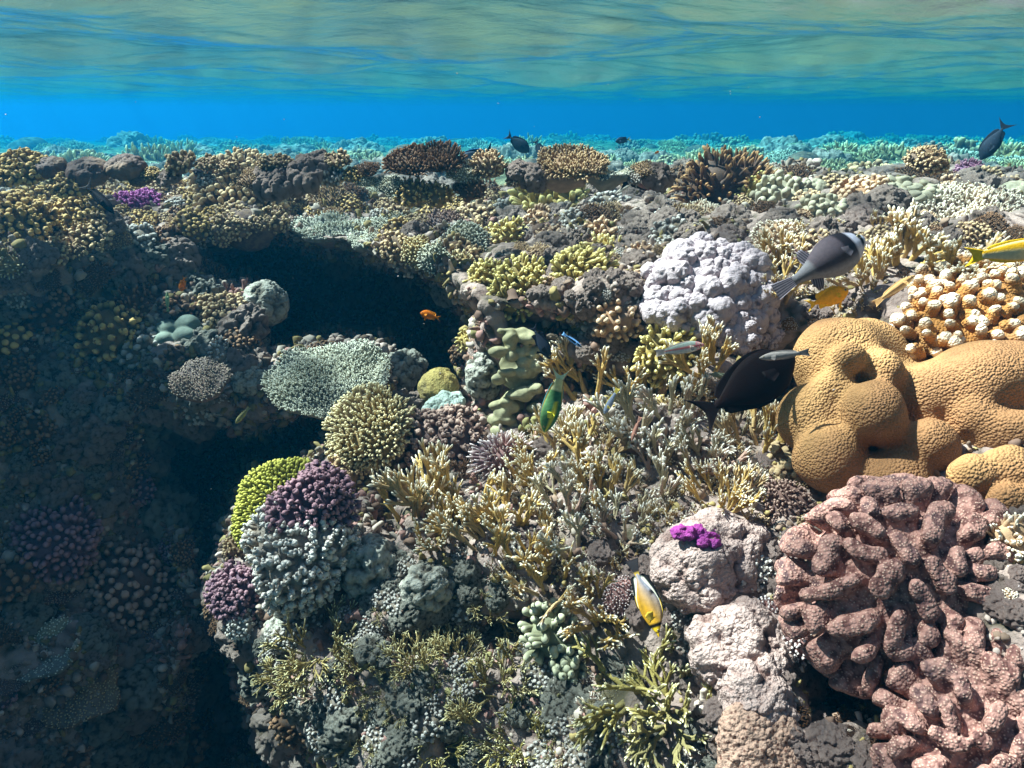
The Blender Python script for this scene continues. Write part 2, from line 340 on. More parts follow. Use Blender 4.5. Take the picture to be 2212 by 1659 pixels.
# ------------------------------------------------------------------ coral geometry
def unit(a): return a/np.maximum(np.linalg.norm(a, axis=-1, keepdims=True), 1e-9)
def fingers(P, D, L, r0, r1, sides=7, rings=6, bend=0., lump=.12, flat=1.0):
    """n tapered, round-ended branches: base P, direction D, length L, base/tip radii"""
    P = np.atleast_2d(P); n = len(P); D = unit(np.atleast_2d(D)); L = np.broadcast_to(L, n); r0 = np.broadcast_to(r0, n); r1 = np.broadcast_to(r1, n)
    a = unit(np.cross(D, np.where(np.abs(D[:, 2:3]) < .9, [[0, 0, 1.]], [[1., 0, 0]]))); b = np.cross(D, a)
    s = np.r_[np.linspace(0, .8, rings-2), .93, .99]; pr = np.r_[np.linspace(0, 1, rings-2), 1, 1]
    cap = np.r_[np.ones(rings-2), .78, .36]
    ph = np.linspace(0, 2*np.pi, sides, endpoint=False)
    rad = (r0[:, None]*(1-pr)+r1[:, None]*pr)*cap*(1+lump*rng.uniform(-1, 1, (n, rings)))
    bd = rng.uniform(-1, 1, (n, 2))*bend
    Lc = L[:, None]*s[None]
    C = P[:, None]+D[:, None]*Lc[..., None]+((a*bd[:, :1]+b*bd[:, 1:])[:, None])*((s**2)[None, :, None]*L[:, None, None])
    wob = 1+lump*rng.uniform(-1, 1, (n, rings, sides))
    V = C[:, :, None]+(a[:, None, None]*np.cos(ph)[None, None, :, None]*flat+b[:, None, None]*np.sin(ph)[None, None, :, None])*(rad[:, :, None]*wob)[..., None]
    tipv = C[:, -1]+(C[:, -1]-C[:, -2])*.35
    V = np.concatenate([V.reshape(n, -1, 3), tipv[:, None]], 1); m = V.shape[1]
    i, j = np.meshgrid(np.arange(rings-1), np.arange(sides), indexing='ij'); j2 = (j+1) % sides
    Q = np.stack([i*sides+j, i*sides+j2, (i+1)*sides+j2, (i+1)*sides+j], -1).reshape(-1, 4)
    jj = np.arange(sides); T = np.stack([(rings-1)*sides+jj, (rings-1)*sides+(jj+1) % sides, np.full(sides, m-1)], 1)
    off = (np.arange(n)*m)[:, None, None]
    tip = np.tile(np.r_[np.repeat(s, sides), 1.], n)
    return V.reshape(-1, 3), [(Q[None]+off).reshape(-1, 4), (T[None]+off).reshape(-1, 3)], tip
def join(*parts):
    Vs, F4, F3, T = [], [], [], []; o = 0
    for V, F, t in parts:
        Fs = F if isinstance(F, list) else [F]
        for f in Fs: (F4 if f.shape[1] == 4 else F3).append(f+o)
        Vs.append(V); T.append(np.broadcast_to(t, len(V))); o += len(V)
    return np.concatenate(Vs), [np.concatenate(x) for x in (F4, F3) if x], np.concatenate(T)
def blob(rx, ry, rz, nu=40, nv=22, lo=-.5, disp=None, c=(0, 0, 0)):
    """closed ellipsoid from latitude lo to the pole, optional displacement field"""
    th = np.linspace(math.asin(lo) if lo > -1 else -1.5, math.pi/2-.03, nv); ph = np.linspace(0, 2*np.pi, nu, endpoint=False)
    T, Ph = np.meshgrid(th, ph, indexing='ij'); N = np.stack([np.cos(T)*np.cos(Ph), np.cos(T)*np.sin(Ph), np.sin(T)], -1)
    V = N*np.array([rx, ry, rz]); k = np.zeros(V.shape[:-1])
    if disp is not None:
        d, k = disp(V+np.array(c)); V = V + unit(N/np.array([rx, ry, rz]))*d[..., None]
    V = V + np.array(c)
    top = V[-1].mean(0); bot = V[0].mean(0); V = np.concatenate([V.reshape(-1, 3), [top, bot]])
    i, j = np.meshgrid(np.arange(nv-1), np.arange(nu), indexing='ij'); j2 = (j+1) % nu
    Q = np.stack([i*nu+j, i*nu+j2, (i+1)*nu+j2, (i+1)*nu+j], -1).reshape(-1, 4); jj = np.arange(nu); n = len(V)
    T3 = np.concatenate([np.stack([(nv-1)*nu+jj, (nv-1)*nu+(jj+1) % nu, np.full(nu, n-2)], 1), np.stack([(jj+1) % nu, jj, np.full(nu, n-1)], 1)])
    return V, [Q, T3], np.r_[k.ravel(), k[-1].mean(), 0]
def fib_dome(n, lo=-.1, jit=.5):
    i = np.arange(n)+.5; z = 1-(1-lo)*i/n; ph = i*2.399963; s = math.sqrt(2*math.pi*(1-lo)/n)*jit*.5
    r = np.sqrt(np.maximum(0, 1-z*z)); N = np.stack([r*np.cos(ph), r*np.sin(ph), z], 1); return unit(N+rng.uniform(-1, 1, N.shape)*s)
def c_fingers(rx, ry, rz, n, L, r, up=.2, taper=.75, lo=-.15, jit=.9, dj=.18, sides=7, bend=.15, lump=.14, irr=.12, sub=0, rings=6, core=.88, bare=0.):
    """a dome of stubby branches; returns base, branches"""
    N = fib_dome(n, lo, jit); q = rng.random(3)*50
    if bare: N = N[vnoise(N+q*1.3, 2.3) > -.72+bare*2.6]; n = len(N)
    bul = 1+irr*vnoise(N+q, 1.7)*2
    P = N*np.array([rx, ry, rz])*bul[:, None]*core; D = unit(N/np.array([rx, ry, rz])*min(rx, rz))*(1-up)+np.array([0, 0, up])+rng.normal(0, dj, N.shape)
    LL = L*rng.uniform(.75, 1.25, n)
    P = P - unit(D)*(LL*.25)[:, None]
    rr = r*rng.uniform(.8, 1.2, n)
    br = fingers(P, D, LL*1.25, rr, rr*taper, sides=sides, rings=rings, bend=bend, lump=lump)
    if sub:                               # side knobs on each branch
        k = np.repeat(np.arange(n), sub); Dn = unit(D)[k]; sd_ = unit(np.cross(Dn, rng.normal(0, 1, (len(k), 3))))
        Pk = P[k]+Dn*(LL[k]*rng.uniform(.55, 1.1, len(k)))[:, None]
        br = join(br, fingers(Pk, sd_+Dn*.7, r*1.5*rng.uniform(.7, 1.2, len(k)), r*.5, r*.42, sides=5, rings=4, lump=lump))
    bs = blob(rx*core*.97, ry*core*.97, rz*core*.97, 36, 18, lo=max(-.9, lo-.25), disp=lambda X: ((vnoise(unit(X/np.array([rx, ry, rz]))+q, 1.7)*2*irr)*min(rx, rz)*.9, np.zeros(X.shape[:-1])))
    return bs, br
def c_table(rx, ry, n, L, r, thick=.012, rise=.15, irr=.18, dish=.3, hole=0., lean=.6, sides=6, sub=0):
    """plate on a stalk covered by upright branchlets, fringe pointing outward"""
    i = np.arange(n)+.5; rr = np.sqrt(i/n); ph = i*2.399963+rng.normal(0, .05, n); q = rng.random(3)*40
    def rim(a): return 1+irr*vnoise(np.stack([np.cos(a), np.sin(a), a*0], -1)+q, 1.6)*1.6+irr*.5*vnoise(np.stack([np.cos(a), np.sin(a), a*0], -1)+q, 4.5)
    def hz(x, y): e = (x/rx)**2+(y/ry)**2; return dish*min(rx, ry)*e*.5+rise*.12*vnoise(np.stack([x/rx, y/ry, x*0], -1)+q, 2.)
    s = rr*rim(ph); x = s*np.cos(ph)*rx; y = s*np.sin(ph)*ry
    P = np.stack([x, y, hz(x, y)], 1); out = np.stack([np.cos(ph), np.sin(ph), ph*0], 1)
    D = out*(lean*np.clip(rr, 0, 1)[:, None]**2.5*1.3)+np.array([0, 0, 1.])+rng.normal(0, .2, (n, 3))
    LL = L*rng.uniform(.7, 1.3, n)*(1-.25*rr); br = fingers(P, D, LL, r, r*.6, sides=sides, rings=5, bend=.2, lump=.2)
    if sub:
        k = np.repeat(np.arange(n), sub); Dn = unit(D)[k]; sd_ = unit(np.cross(Dn, rng.normal(0, 1, (len(k), 3))))
        br = join(br, fingers(P[k]+Dn*(LL[k]*rng.uniform(.3, .8, len(k)))[:, None], sd_+Dn*.9, L*.5, r*.6, r*.4, sides=5, rings=4))
    A = np.linspace(0, 2*np.pi, 64, endpoint=False); K = np.r_[.02, .25, .45, .65, .85, .97]
    KK, AA = np.meshgrid(K, A, indexing='ij'); x = KK*rim(AA)*np.cos(AA)*rx; y = KK*rim(AA)*np.sin(AA)*ry; z = hz(x, y)
    top = np.stack([x, y, z+thick*.3], -1).reshape(-1, 3); bot = np.stack([x, y, z-thick-(1-KK)*thick*3], -1).reshape(-1, 3); m = len(top)
    a, b = np.meshgrid(np.arange(5), np.arange(64), indexing='ij'); b2 = (b+1) % 64
    Q = np.stack([a*64+b, (a+1)*64+b, (a+1)*64+b2, a*64+b2], -1).reshape(-1, 4); j = np.arange(64); e = 5*64
    side = np.stack([e+j, m+e+j, m+e+(j+1) % 64, e+(j+1) % 64], 1)
    plate = (np.concatenate([top, bot]), [np.concatenate([Q, Q[:, ::-1]+m, side])], np.zeros(2*m))
    mr = min(rx, ry); st = fingers([[0, 0, -mr*.9]], [[0, 0, 1.]], mr*.84, mr*.22, mr*.5, sides=12, rings=7, lump=.1); st = (st[0], st[1], st[2]*0)
    return join(st, plate), br
def c_branch(n0, depth, L, r, spread=.5, up=.3, R0=.3, shrink=.82, rsh=.8, fan=0., grav=None, wig=.25, kids=(2, 3), fork=1.0, sides=6):
    """open branching colony; tip value 1 only on the last branchlets"""
    segs = []
    for k in range(n0):
        a = rng.uniform(0, 2*np.pi); q = math.sqrt(rng.random())*R0; p = np.array([math.cos(a)*q, math.sin(a)*q, -L*.3])
        d = unit(np.array([math.cos(a)*spread*q/R0*1.6, math.sin(a)*spread*q/R0*1.6, up+.5])+rng.normal(0, .15, 3)); pl = unit(np.cross(d, rng.normal(0, 1, 3)))
        stack = [(p, d, L, r, depth, pl)]
        while stack:
            p, d, l, rad, dep, pl = stack.pop(); last = dep == 0
            d = unit(d+rng.normal(0, wig*.4, 3)); q2 = p+d*l*rng.uniform(.75, 1.2); segs.append((p, d, np.linalg.norm(q2-p), rad, rad*rsh, last))
            if last: continue
            for _ in range(rng.integers(kids[0], kids[1]+1)):
                j = unit(rng.normal(0, 1, 3)); 
                if fan: j = unit(np.cross(pl, d))*rng.choice([-1, 1])*fan*rng.uniform(.5, 1.2)+j*(1-fan)*.8
                nd_ = unit(d+j*fork*rng.uniform(.4, .8)+np.array([0, 0, up*.3])); base = p+(q2-p)*rng.uniform(.6, .98)
                stack.append((base, nd_, l*shrink, rad*rsh, dep-1, pl))
    P = np.array([s[0] for s in segs]); D = np.array([s[1] for s in segs]); Ls = np.array([s[2] for s in segs]); a = np.array([s[3] for s in segs]); b = np.array([s[4] for s in segs]); last = np.array([s[5] for s in segs])
    V, F, t = fingers(P, D, Ls*1.08, a, b, sides=sides, rings=5, bend=wig*.5, lump=.12)
    m = sides*5+1; t = t*np.repeat(last, m); return V, F, t
def c_lumpy(rx, ry, rz, f1, a1, f2=0, a2=0, lo=-.5, nu=120, nv=64, low=.1):
    q = rng.random(3)*30
    def dp(X):
        k1 = knobs(X+q, f1); k2 = knobs(X+q*1.7, f2) if f2 else 0*k1
        return k1*a1+k2*a2*np.clip(.7+vnoise(X+q, 5./max(rx, rz)), 0, 1.4)+low*min(rx, rz)*fbm(X+q, 2.0/max(rx, rz), 3), np.clip(.6*k1+.4*k2, 0, 1)
    return blob(rx, ry, rz, nu, nv, lo, dp)
def smin(a, b, k):
    h = np.clip(.5+.5*(b-a)/k, 0, 1); return b*(1-h)+a*h-k*h*(1-h)
def sdf_mesh(fn, lo, hi, h):
    lo = np.array(lo, float); hi = np.array(hi, float); ax = [np.arange(lo[i]-2*h, hi[i]+2*h, h) for i in range(3)]
    G = np.stack(np.meshgrid(*ax, indexing='ij'), -1).astype(np.float32); Fv = fn(G); return surface_nets(Fv, lo-2*h, h)
def c_lobes(ells, k=.04, h=.008, noise=.006, nf=14.):
    """smooth union of ellipsoids (cx,cy,cz,rx,ry,rz)"""
    E = np.array(ells, float)
    def fn(G):
        f = None
        for e in E:
            q = (G-e[:3])/e[3:]; n = np.linalg.norm(q, axis=-1); d = (n-1)*e[3:].min()*np.clip(.6+.4*n, .6, 1.4); f = d if f is None else smin(f, d, k)
        return f+noise*vnoise(G, nf)
    lo = (E[:, :3]-E[:, 3:]).min(0)-k*.3; hi = (E[:, :3]+E[:, 3:]).max(0)+k*.3
    V, F = sdf_mesh(fn, lo, hi, h); return V, F, np.zeros(len(V))
def c_maze(rx, ry, rz, wid, groove, h=.006, seed=3, lo=-.35, wart=.0022, wf=105., gap=.05):
    """dome of thick separate winding lobes with deep gaps between"""
    g = np.random.default_rng(seed); A = np.array([rx, ry, rz]); segs = []; mids = np.zeros((0, 3)); rad = np.zeros(0)
    for _ in range(2600):
        d = unit(g.normal(0, 1, 3)); 
        if d[2] < lo: continue
        t = unit(np.cross(d, g.normal(0, 1, 3))); pts = [d*A]; n = g.integers(4, 10); r = wid*g.uniform(.36, .50)
        for k in range(n):
            t = unit(t+g.normal(0, .38, 3)); p = pts[-1]+t*wid*.32; p = p/np.linalg.norm(p/A); pts.append(p)
        P = np.array(pts); pr = r*g.uniform(.9, 1.12, len(P))
        if len(mids):
            D = np.linalg.norm(P[:, None]-mids[None], axis=-1)-pr[:, None]-rad[None]; bad = (D < gap*wid).any(1)
            if bad.any():
                k = int(np.argmax(bad)); 
                if k < (4 if _ < 1500 else 2): continue
                P = P[:k]; pr = pr[:k]
        segs.append((P, pr, g.uniform(-.1, .12)*wid)); mids = np.r_[mids, P]; rad = np.r_[rad, pr]
    def fn(G):
        n = np.linalg.norm(G/A, axis=-1)+1e-6; out = (n-1)*min(rx, ry, rz); S_ = G/n[..., None]; w = np.full(n.shape, 9., np.float32); top = out.copy()
        near = (out < wid*.5) & (out > -groove*2.2)
        Sn = S_[near]; wn_ = np.full(len(Sn), 9., np.float32); hn = np.zeros(len(Sn), np.float32)
        for P, pr, hh in segs:
            c = P.mean(0); R2 = np.linalg.norm(P-c, axis=1).max()+wid*.9; m = np.flatnonzero(((Sn-c)**2).sum(-1) < R2*R2); q = Sn[m]; best = np.full(len(m), 9.)
            for i in range(len(P)-1):
                e = P[i+1]-P[i]; u = np.clip(((q-P[i])@e)/(e@e), 0, 1); dd = np.linalg.norm(q-P[i]-u[:, None]*e, axis=-1)-(pr[i]*(1-u)+pr[i+1]*u); best = np.minimum(best, dd)
            up = best < wn_[m]; wn_[m[up]] = best[up]; hn[m[up]] = hh
        w[near] = wn_; top[near] -= hn
        top = top+.10*wid*vnoise(G, 1.2/wid); w = w+.05*wid*vnoise(G, 2.4/wid, 3.)
        k = wid*.27; a = -smin(-top, -w, k)
        return smin(a, out+groove, wid*.12)
    V, F = sdf_mesh(fn, (-rx*1.12, -ry*1.12, lo*rz*1.3), (rx*1.12, ry*1.12, rz*1.2), h)
    k = knobs(V.astype(np.float32), wf); N = unit(V/A/A); V = V+N*(k*wart)[:, None]
    return V, F, k

def q_align(n, spin=None):
    n = Vector(n).normalized(); q = n.to_track_quat('Z', 'Y')
    return q @ Quaternion((0, 0, 1), random.uniform(0, 6.283) if spin is None else spin)
CENT = []                                  # footprints already taken
def place(dx, dy, w, name, label, cat, build, mat, n=None, upb=.5, sink=.0, group=None, spin=None, t=None, frame=None, on=False, names=('base', 'branches'), matb=None):
    """stand a colony on the reef where it is seen; w = its width in the picture"""
    p, nn, th = hit(dx, dy)
    if on:
        bpy.context.view_layer.update(); d = Vector(ray(dx, dy)); r = scene.ray_cast(bpy.context.evaluated_depsgraph_get(), Vector((0, 0, 0)), d.normalized(), distance=6.)
        if r[0]: p, nn, th = r[1], r[2], r[1].length/d.length
    if t is not None: p = Vector(at(dx, dy, t)); th = t
    R = w*.5*th/FPX
    nrm = (Vector(n) if n is not None else (nn*(1-upb)+Vector((0, 0, 1))*upb)+Vector((0, -.45, 0))*(dy < 600)).normalized()
    view = Vector(ray(dx, dy)).normalized()
    p = p + view*(R*sink)
    parts = build(R); q = q_align(nrm, spin)
    if frame is not None:
        z = Vector(frame).normalized(); x = Vector((1, 0, 0)); y = z.cross(x).normalized(); x = y.cross(z); q = Matrix((x, y, z)).transposed().to_quaternion()
    CENT.append((p.x, p.y, p.z, R))
    if isinstance(parts[1], tuple) and len(parts) == 2:
        root = link(name, None, loc=p, quat=q); tag(root, label, cat, group)
        link(names[0], new_mesh(name+'_'+names[0], *parts[0]), matb or mat, root); link(names[1], new_mesh(name+'_'+names[1], *parts[1]), mat, root)
    else:
        root = link(name, new_mesh(name, *parts), mat, None, p, q); tag(root, label, cat, group)
    return root
M = coral_mat
# palette
OCHRE = M('ochre_coral', S(134,108,74), S(206,170,108), mot=40, bump=260, bdist=.002)
OCHRE2 = M('tan_coral', S(142,112,84), S(206,176,136), mot=40, bump=260, bdist=.002)
YELLOW = M('yellow_coral', S(156,132,70), S(224,206,136), mot=40, bump=300, bdist=.0015, p0=.4)
LEMON = M('yellow_green_coral', S(110,108,38), S(192,184,84), mot=40, bump=300, bdist=.0015, p0=.35)
CREAM = M('cream_coral', S(160,132,84), S(226,208,164), mot=40, bump=300, bdist=.0015, p0=.4)
GREY = M('grey_coral', S(140,134,114), S(222,220,202), mot=40, bump=300, bdist=.0015, p0=.4)
PINKW = M('pink_white_coral', S(160,118,112), S(238,218,214), mot=40, bump=300, bdist=.0015, p0=.5)
PURPLE = M('purple_coral', S(100,72,86), S(158,118,126), mot=40, bump=300, bdist=.002, p0=.3)
VIOLET = M('violet_coral', S(120,50,110), S(178,96,160), mot=40, bump=300, bdist=.002, p0=.3)
MAGENTA = M('magenta_coral', S(158,58,138), S(200,90,180), mot=50, bump=400, bdist=.003, cell=True)
MAUVE = M('mauve_brown_coral', S(112,84,76), S(176,144,130), mot=40, bump=260, bdist=.003, p0=.3)
BROWN = M('dark_brown_coral', S(92,66,46), S(150,112,84), mot=40, bump=260, bdist=.003, p0=.3)
LAV = M('lavender_coral', S(122,104,108), S(184,166,170), mot=60, bump=220, bstr=.8, bdist=.004, p0=.2, p1=.9)
WHITE = M('white_tipped_coral', S(176,142,110), S(244,230,210), mot=40, bump=300, bdist=.0015, p0=.35)
GOLDW = M('golden_white_tipped_coral', S(190,130,66), S(252,226,196), mot=40, bump=230, bstr=.9, bdist=.004, cell=True, p0=.55, p1=.98)
FIRE = M('fire_coral', S(186,152,88), S(246,234,212), second=S(176,146,108), mot=30, bump=300, bdist=.0015, p0=.45, p1=1.)
FIRE2 = M('grey_fire_coral', S(174,158,128), S(240,230,218), second=S(172,138,124), mot=30, bump=300, bdist=.0015, p0=.45, p1=1.)
TWIG = M('olive_twig_coral', S(150,130,82), S(220,208,160), mot=30, bump=300, bdist=.001, p0=.5)
GREENLOBE = M('grey_green_lobe', S(150,142,108), second=S(168,160,126), mot=60, bump=420, bstr=.4, bdist=.002)
PORITES = M('porites', S(190,142,92), second=S(158,112,74), mot=9, bump=240, bstr=1., bdist=.0034, cell=True, patch=3)
SMOOTHP = M('smooth_pale_lobe', S(170,160,138), second=S(150,138,116), mot=60, bump=400, bstr=.3, bdist=.002)
POCI = M('pocillopora', S(112,72,66), S(180,132,120), mot=20, bump=250, bstr=.8, bdist=.0025, cell=True, spots=S(206,166,148), p0=.5, p1=1.0)
KNOB = M('grey_knobby', S(150,138,130), S(216,206,198), second=S(140,122,104), mot=50, bump=200, bstr=.8, bdist=.004, p0=.3)
PALE = M('pale_boulder', S(112,80,72), S(192,164,156), second=S(152,120,112), mot=110, bump=150, bstr=1., bdist=.012, p0=.15, patch=34)
ROCKG = M('grey_boulder', S(96,88,78), S(172,166,154), second=S(80,70,56), mot=40, bump=110, bstr=1., bdist=.007, p0=.4, patch=10)
OLIVE = M('olive_boulder', S(126,104,50), S(160,140,80), mot=50, bump=200, bstr=1., bdist=.005)
BRAIN = M('brain_coral', S(140,104,88), tip=S(176,140,122), p0=.2, p1=.8, mot=30, bump=150, bstr=1., bdist=.006, spots=S(96,60,48))
DARKALG = M('dark_alga', S(58,34,20), S(104,66,34), mot=50, bump=200)
PEACH = M('peach_coral', S(168,130,98), S(214,180,148), mot=40, bump=300, bstr=.4, bdist=.002)

def F(rx=1., ry=1., rz=.7, n=160, L=.25, r=.06, **k):      # branch dome in units of the colony radius
    if L <= .22: n = int(n*1.5); L *= .82
    k.setdefault('irr', .17)
    return lambda R: c_fingers(rx*R, ry*R, rz*R, n, L*R, r*R, **k)
def T(rx=1., ry=1., n=500, L=.1, r=.022, **k): return lambda R: c_table(rx*R, ry*R, n, L*R, r*R, **k)
def B(n0=10, depth=3, L=.4, r=.05, **k):
    def f(R):
        k2 = dict(k); k2['R0'] = k.get('R0', .4)*R; return c_branch(n0, depth, L*R, r*R, **k2)
    return f
def Lm(rx=1., ry=1., rz=.8, f1=4., a1=.15, f2=0, a2=0, **k):
    return lambda R: c_lumpy(rx*R, ry*R, rz*R, f1/R, a1*R, f2/R, a2*R, **k)
def Lobes(ells, k=.1, h=.03, noise=.015, nf=4.):
    return lambda R: c_lobes([[v*R for v in e] for e in ells], k*R, h*R, noise*R, nf/R)
TOC = (0, -.75, .66)                       # facing the open water, up and towards the camera

# --- the two giants on the right
def porites(R):
    # local frame: x right, y away, z up (spin fixed)
    e = [(-.44,-.02,.56,.34,.28,.32),(-.12,.05,.66,.26,.24,.26),(-.70,0,.12,.24,.24,.26),(-.42,-.30,.02,.21,.21,.24),(-.66,-.10,-.24,.25,.24,.24),(-.34,-.14,-.44,.26,.24,.24),
         (-.08,-.28,-.20,.18,.19,.18),(.08,-.12,.22,.22,.24,.26),(.46,-.20,.26,.46,.34,.34),(.53,-.34,-.17,.32,.26,.18),(.62,-.24,-.52,.34,.3,.34),(.15,-.06,-.50,.28,.24,.26),(.05,.12,.05,.78,.27,.72),(-.2,.0,.32,.3,.24,.26),(.15,.0,-.1,.3,.24,.34),(.75,-.12,-.05,.35,.28,.3),
         (-.52,-.30,.42,.14,.12,.13),(-.26,-.26,.36,.13,.12,.14),(-.58,-.2,.26,.13,.13,.12),(.22,-.32,-.02,.12,.12,.12)]
    return c_lobes([[v*R for v in q] for q in e], .07*R, .0075, .035*R, 4./R)
place(1975, 935, 620, 'porites_coral', 'huge smooth tan lobed coral with pebbled skin at the right edge', 'coral', porites, PORITES, frame=(0,.72,.69), sink=.05)
place(1955, 1260, 560, 'ridged_coral', 'big red brown coral of thick winding ridges below the smooth tan giant', 'coral', lambda R: c_maze(R*1.02, R*.84, R*.56, R*.155, R*.13, h=.0042, seed=5), POCI, n=(.0,-.72,.70), spin=.4)
place(2105, 1600, 520, 'ridged_coral', 'red brown ridged coral cut by the lower right corner', 'coral', lambda R: c_maze(R*1., R*.8, R*.5, R*.17, R*.14, h=.0042, seed=9), POCI, n=(-.05,-.80,.6), spin=1.1)
place(2105, 690, 330, 'finger_coral', 'stout golden coral with swollen white tips above the smooth tan giant', 'coral', F(1.15,.9,.45,n=90,L=.2,r=.098,up=.3,taper=.66,lo=.02,dj=.3,sides=10,rings=8,lump=.12), GOLDW, n=(-.1,-.4,.9))
place(2090, 462, 250, 'plate_coral', 'wide pale cream plate of short fingers on the right reef top', 'coral', T(1.1,.9,n=620,L=.17,r=.034,dish=-.1,lean=.7,sub=1), WHITE, n=(-.1,-.35,.93))
place(1690, 425, 110, 'lobed_coral', 'pale grey coral of smooth upright pillows behind the lavender mound', 'coral', F(1.2,1,.5,n=46,L=.3,r=.14,up=.5,taper=.95,lump=.05,sides=10), SMOOTHP, n=(0,-.5,.87))
place(1780, 455, 90, 'lobed_coral', 'pale grey smooth pillow coral left of the cream plate', 'coral', F(1.2,1,.5,n=36,L=.3,r=.15,up=.5,taper=.95,lump=.05,sides=10), SMOOTHP, n=(0,-.5,.87))
place(1960, 418, 120, 'lobed_coral', 'low pale whitish lumps on the right reef top behind the cream plate', 'coral', F(1.3,1,.35,n=26,L=.2,r=.2,up=.4,taper=.95,lump=.05,sides=10), SMOOTHP, n=(0,-.2,.97))
place(1870, 430, 130, 'knobby_coral', 'peach knobby coral with rounded ends left of the cream plate', 'coral', F(1.1,1,.45,n=90,L=.18,r=.09,taper=.9,lump=.2), PEACH)
place(1570, 418, 200, 'bushy_coral', 'brown bushy coral on the reef top with yellow knobs on its right side', 'coral', F(1.,1.,.75,n=230,L=.28,r=.045,taper=.75,lump=.25,dj=.3), M('brown_bush', S(96,66,48), S(176,132,88), mot=30, bump=250, p0=.5), upb=.8)
place(1630, 425, 95, 'finger_coral', 'small bright yellow fingers growing beside the brown bushy coral', 'coral', F(1.,1.,.7,n=60,L=.3,r=.085,dj=.3), YELLOW, n=(.3,-.8,.5), t=None)
place(2165, 1050, 220, 'porites_coral', 'shaded brown lobes under the right side of the huge tan coral', 'coral', Lobes([(-.5,0,.2,.5,.4,.45),(.2,-.1,.3,.55,.4,.5),(.6,-.2,-.2,.5,.4,.5),(-.1,-.2,-.35,.45,.35,.35)], k=.06, h=.045, noise=.03), PORITES, frame=(0,.72,.69), sink=-.15)
place(2195, 1190, 130, 'acropora_coral', 'white tipped fingers at the right edge between the two ridged corals and the tan lobes', 'coral', F(1.,1.,.7,n=110,L=.3,r=.07,sub=1), WHITE, n=(0,-.7,.7), sink=-.2)
# --- lavender cauliflower mound and its neighbours
def caul(R, big=34, small=110, flat=.34):
    g = [c_lumpy(R*.80, R*.80, R*flat, 3.2/R, .12*R, 11./R, .05*R, lo=-.6, nu=150, nv=80)]
    N = fib_dome(big+small, -.15, 1.2); order = rng.permutation(len(N))
    for q, i in enumerate(order):
        s_ = R*(random.uniform(.14, .24) if q < big else random.uniform(.075, .14)); c_ = N[i]*np.array([1.0, .86, flat*1.05])*R*random.uniform(.9, 1.12)
        V, Fc, t = c_lumpy(s_, s_, s_, 7./R if q < big else 12./R, .055*R if q < big else .03*R, 22./R, .022*R, lo=-.95, nu=60 if q < big else 30, nv=36 if q < big else 18)
        g.append((V+c_, Fc, t))
    return join(*g)
place(1532, 632, 250, 'cauliflower_coral', 'large pale lavender cauliflower shaped mound in the sunlight right of centre', 'coral', caul, LAV, n=(-.1,-.7,.7), spin=0)
place(1585, 722, 110, 'cauliflower_coral', 'pale lavender lumps hanging below the large lavender mound', 'coral', lambda R: caul(R, 12, 34, .6), LAV, n=(-.1,-.8,.6))
place(1655, 715, 80, 'cauliflower_coral', 'small pale lavender clump right of the hanging lavender lumps', 'coral', lambda R: caul(R, 9, 26, .6), LAV, n=(.1,-.8,.6))
place(1680, 515, 110, 'acropora_coral', 'small whitish bushy coral just above the lacy golden fans', 'coral', F(1.1,1.,.6,n=170,L=.2,r=.045,sub=1), WHITE)
place(1325, 692, 90, 'knobby_coral', 'peach knobby coral under the lower left of the lavender mound', 'coral', F(1.,1.,.7,n=34,L=.34,r=.13,taper=.95,dj=.35,lump=.08,sides=9), PEACH, n=(-.3,-.8,.5))
place(1355, 705, 60, 'knobby_coral', 'smaller peach coral of rounded fingers touching the lavender mound', 'coral', F(1.,1.,.7,n=22,L=.45,r=.16,taper=.95,dj=.35,lump=.08,sides=9), PEACH, n=(-.1,-.8,.6))
place(1300, 500, 60, 'knobby_coral', 'peach knobs on the rock above the second yellow finger clump', 'coral', F(1.,1.,.7,n=24,L=.4,r=.15,taper=.95,dj=.35,lump=.08,sides=9), PEACH)
place(1385, 548, 50, 'knobby_coral', 'little peach knobs on the dark ledge left of the lavender mound', 'coral', F(1.,1.,.7,n=24,L=.4,r=.15,taper=.95,dj=.35,lump=.08,sides=9), PEACH)
# --- yellow finger corals
YF = dict(n=105, L=.33, r=.088, taper=.88, up=.25, dj=.28, sides=8, rings=7, lump=.08, bend=.1, sub=1)
place(1195, 455, 150, 'finger_coral', 'yellow finger coral standing alone on the middle reef top', 'coral', F(1.,1.,.7,**YF), YELLOW, n=(0,-.5,.85))
place(1095, 515, 84, 'finger_coral', 'narrow yellow finger coral at the left side of the brown crusted ledge', 'coral', F(.8,1.,.9,**{**YF,'n':55}), YELLOW, n=(-.3,-.6,.75))
place(1052, 605, 84, 'finger_coral', 'yellow finger coral at the cave mouth, leftmost of the three on the ledge edge', 'coral', F(1.,1.,.7,**YF), YELLOW, n=(-.4,-.7,.6))
place(1122, 622, 125, 'finger_coral', 'broad yellow finger coral in the middle of the ledge edge over the cave', 'coral', F(1.1,.9,.6,**{**YF,'n':150,'L':.28,'r':.068}), YELLOW, n=(-.1,-.8,.6))
place(1252, 600, 140, 'finger_coral', 'big yellow finger coral at the right end of the ledge over the dark hollow', 'coral', F(1.,.9,.65,**{**YF,'n':140,'L':.3,'r':.07}), YELLOW, n=(0,-.7,.7))
place(1310, 550, 90, 'finger_coral', 'pale yellow finger coral behind the big yellow one', 'coral', F(1.,1.,.7,**{**YF,'n':50}), M('pale_yellow', S(200,168,92), S(244,226,164), mot=40, bump=300, p0=.4), n=(.1,-.6,.8))
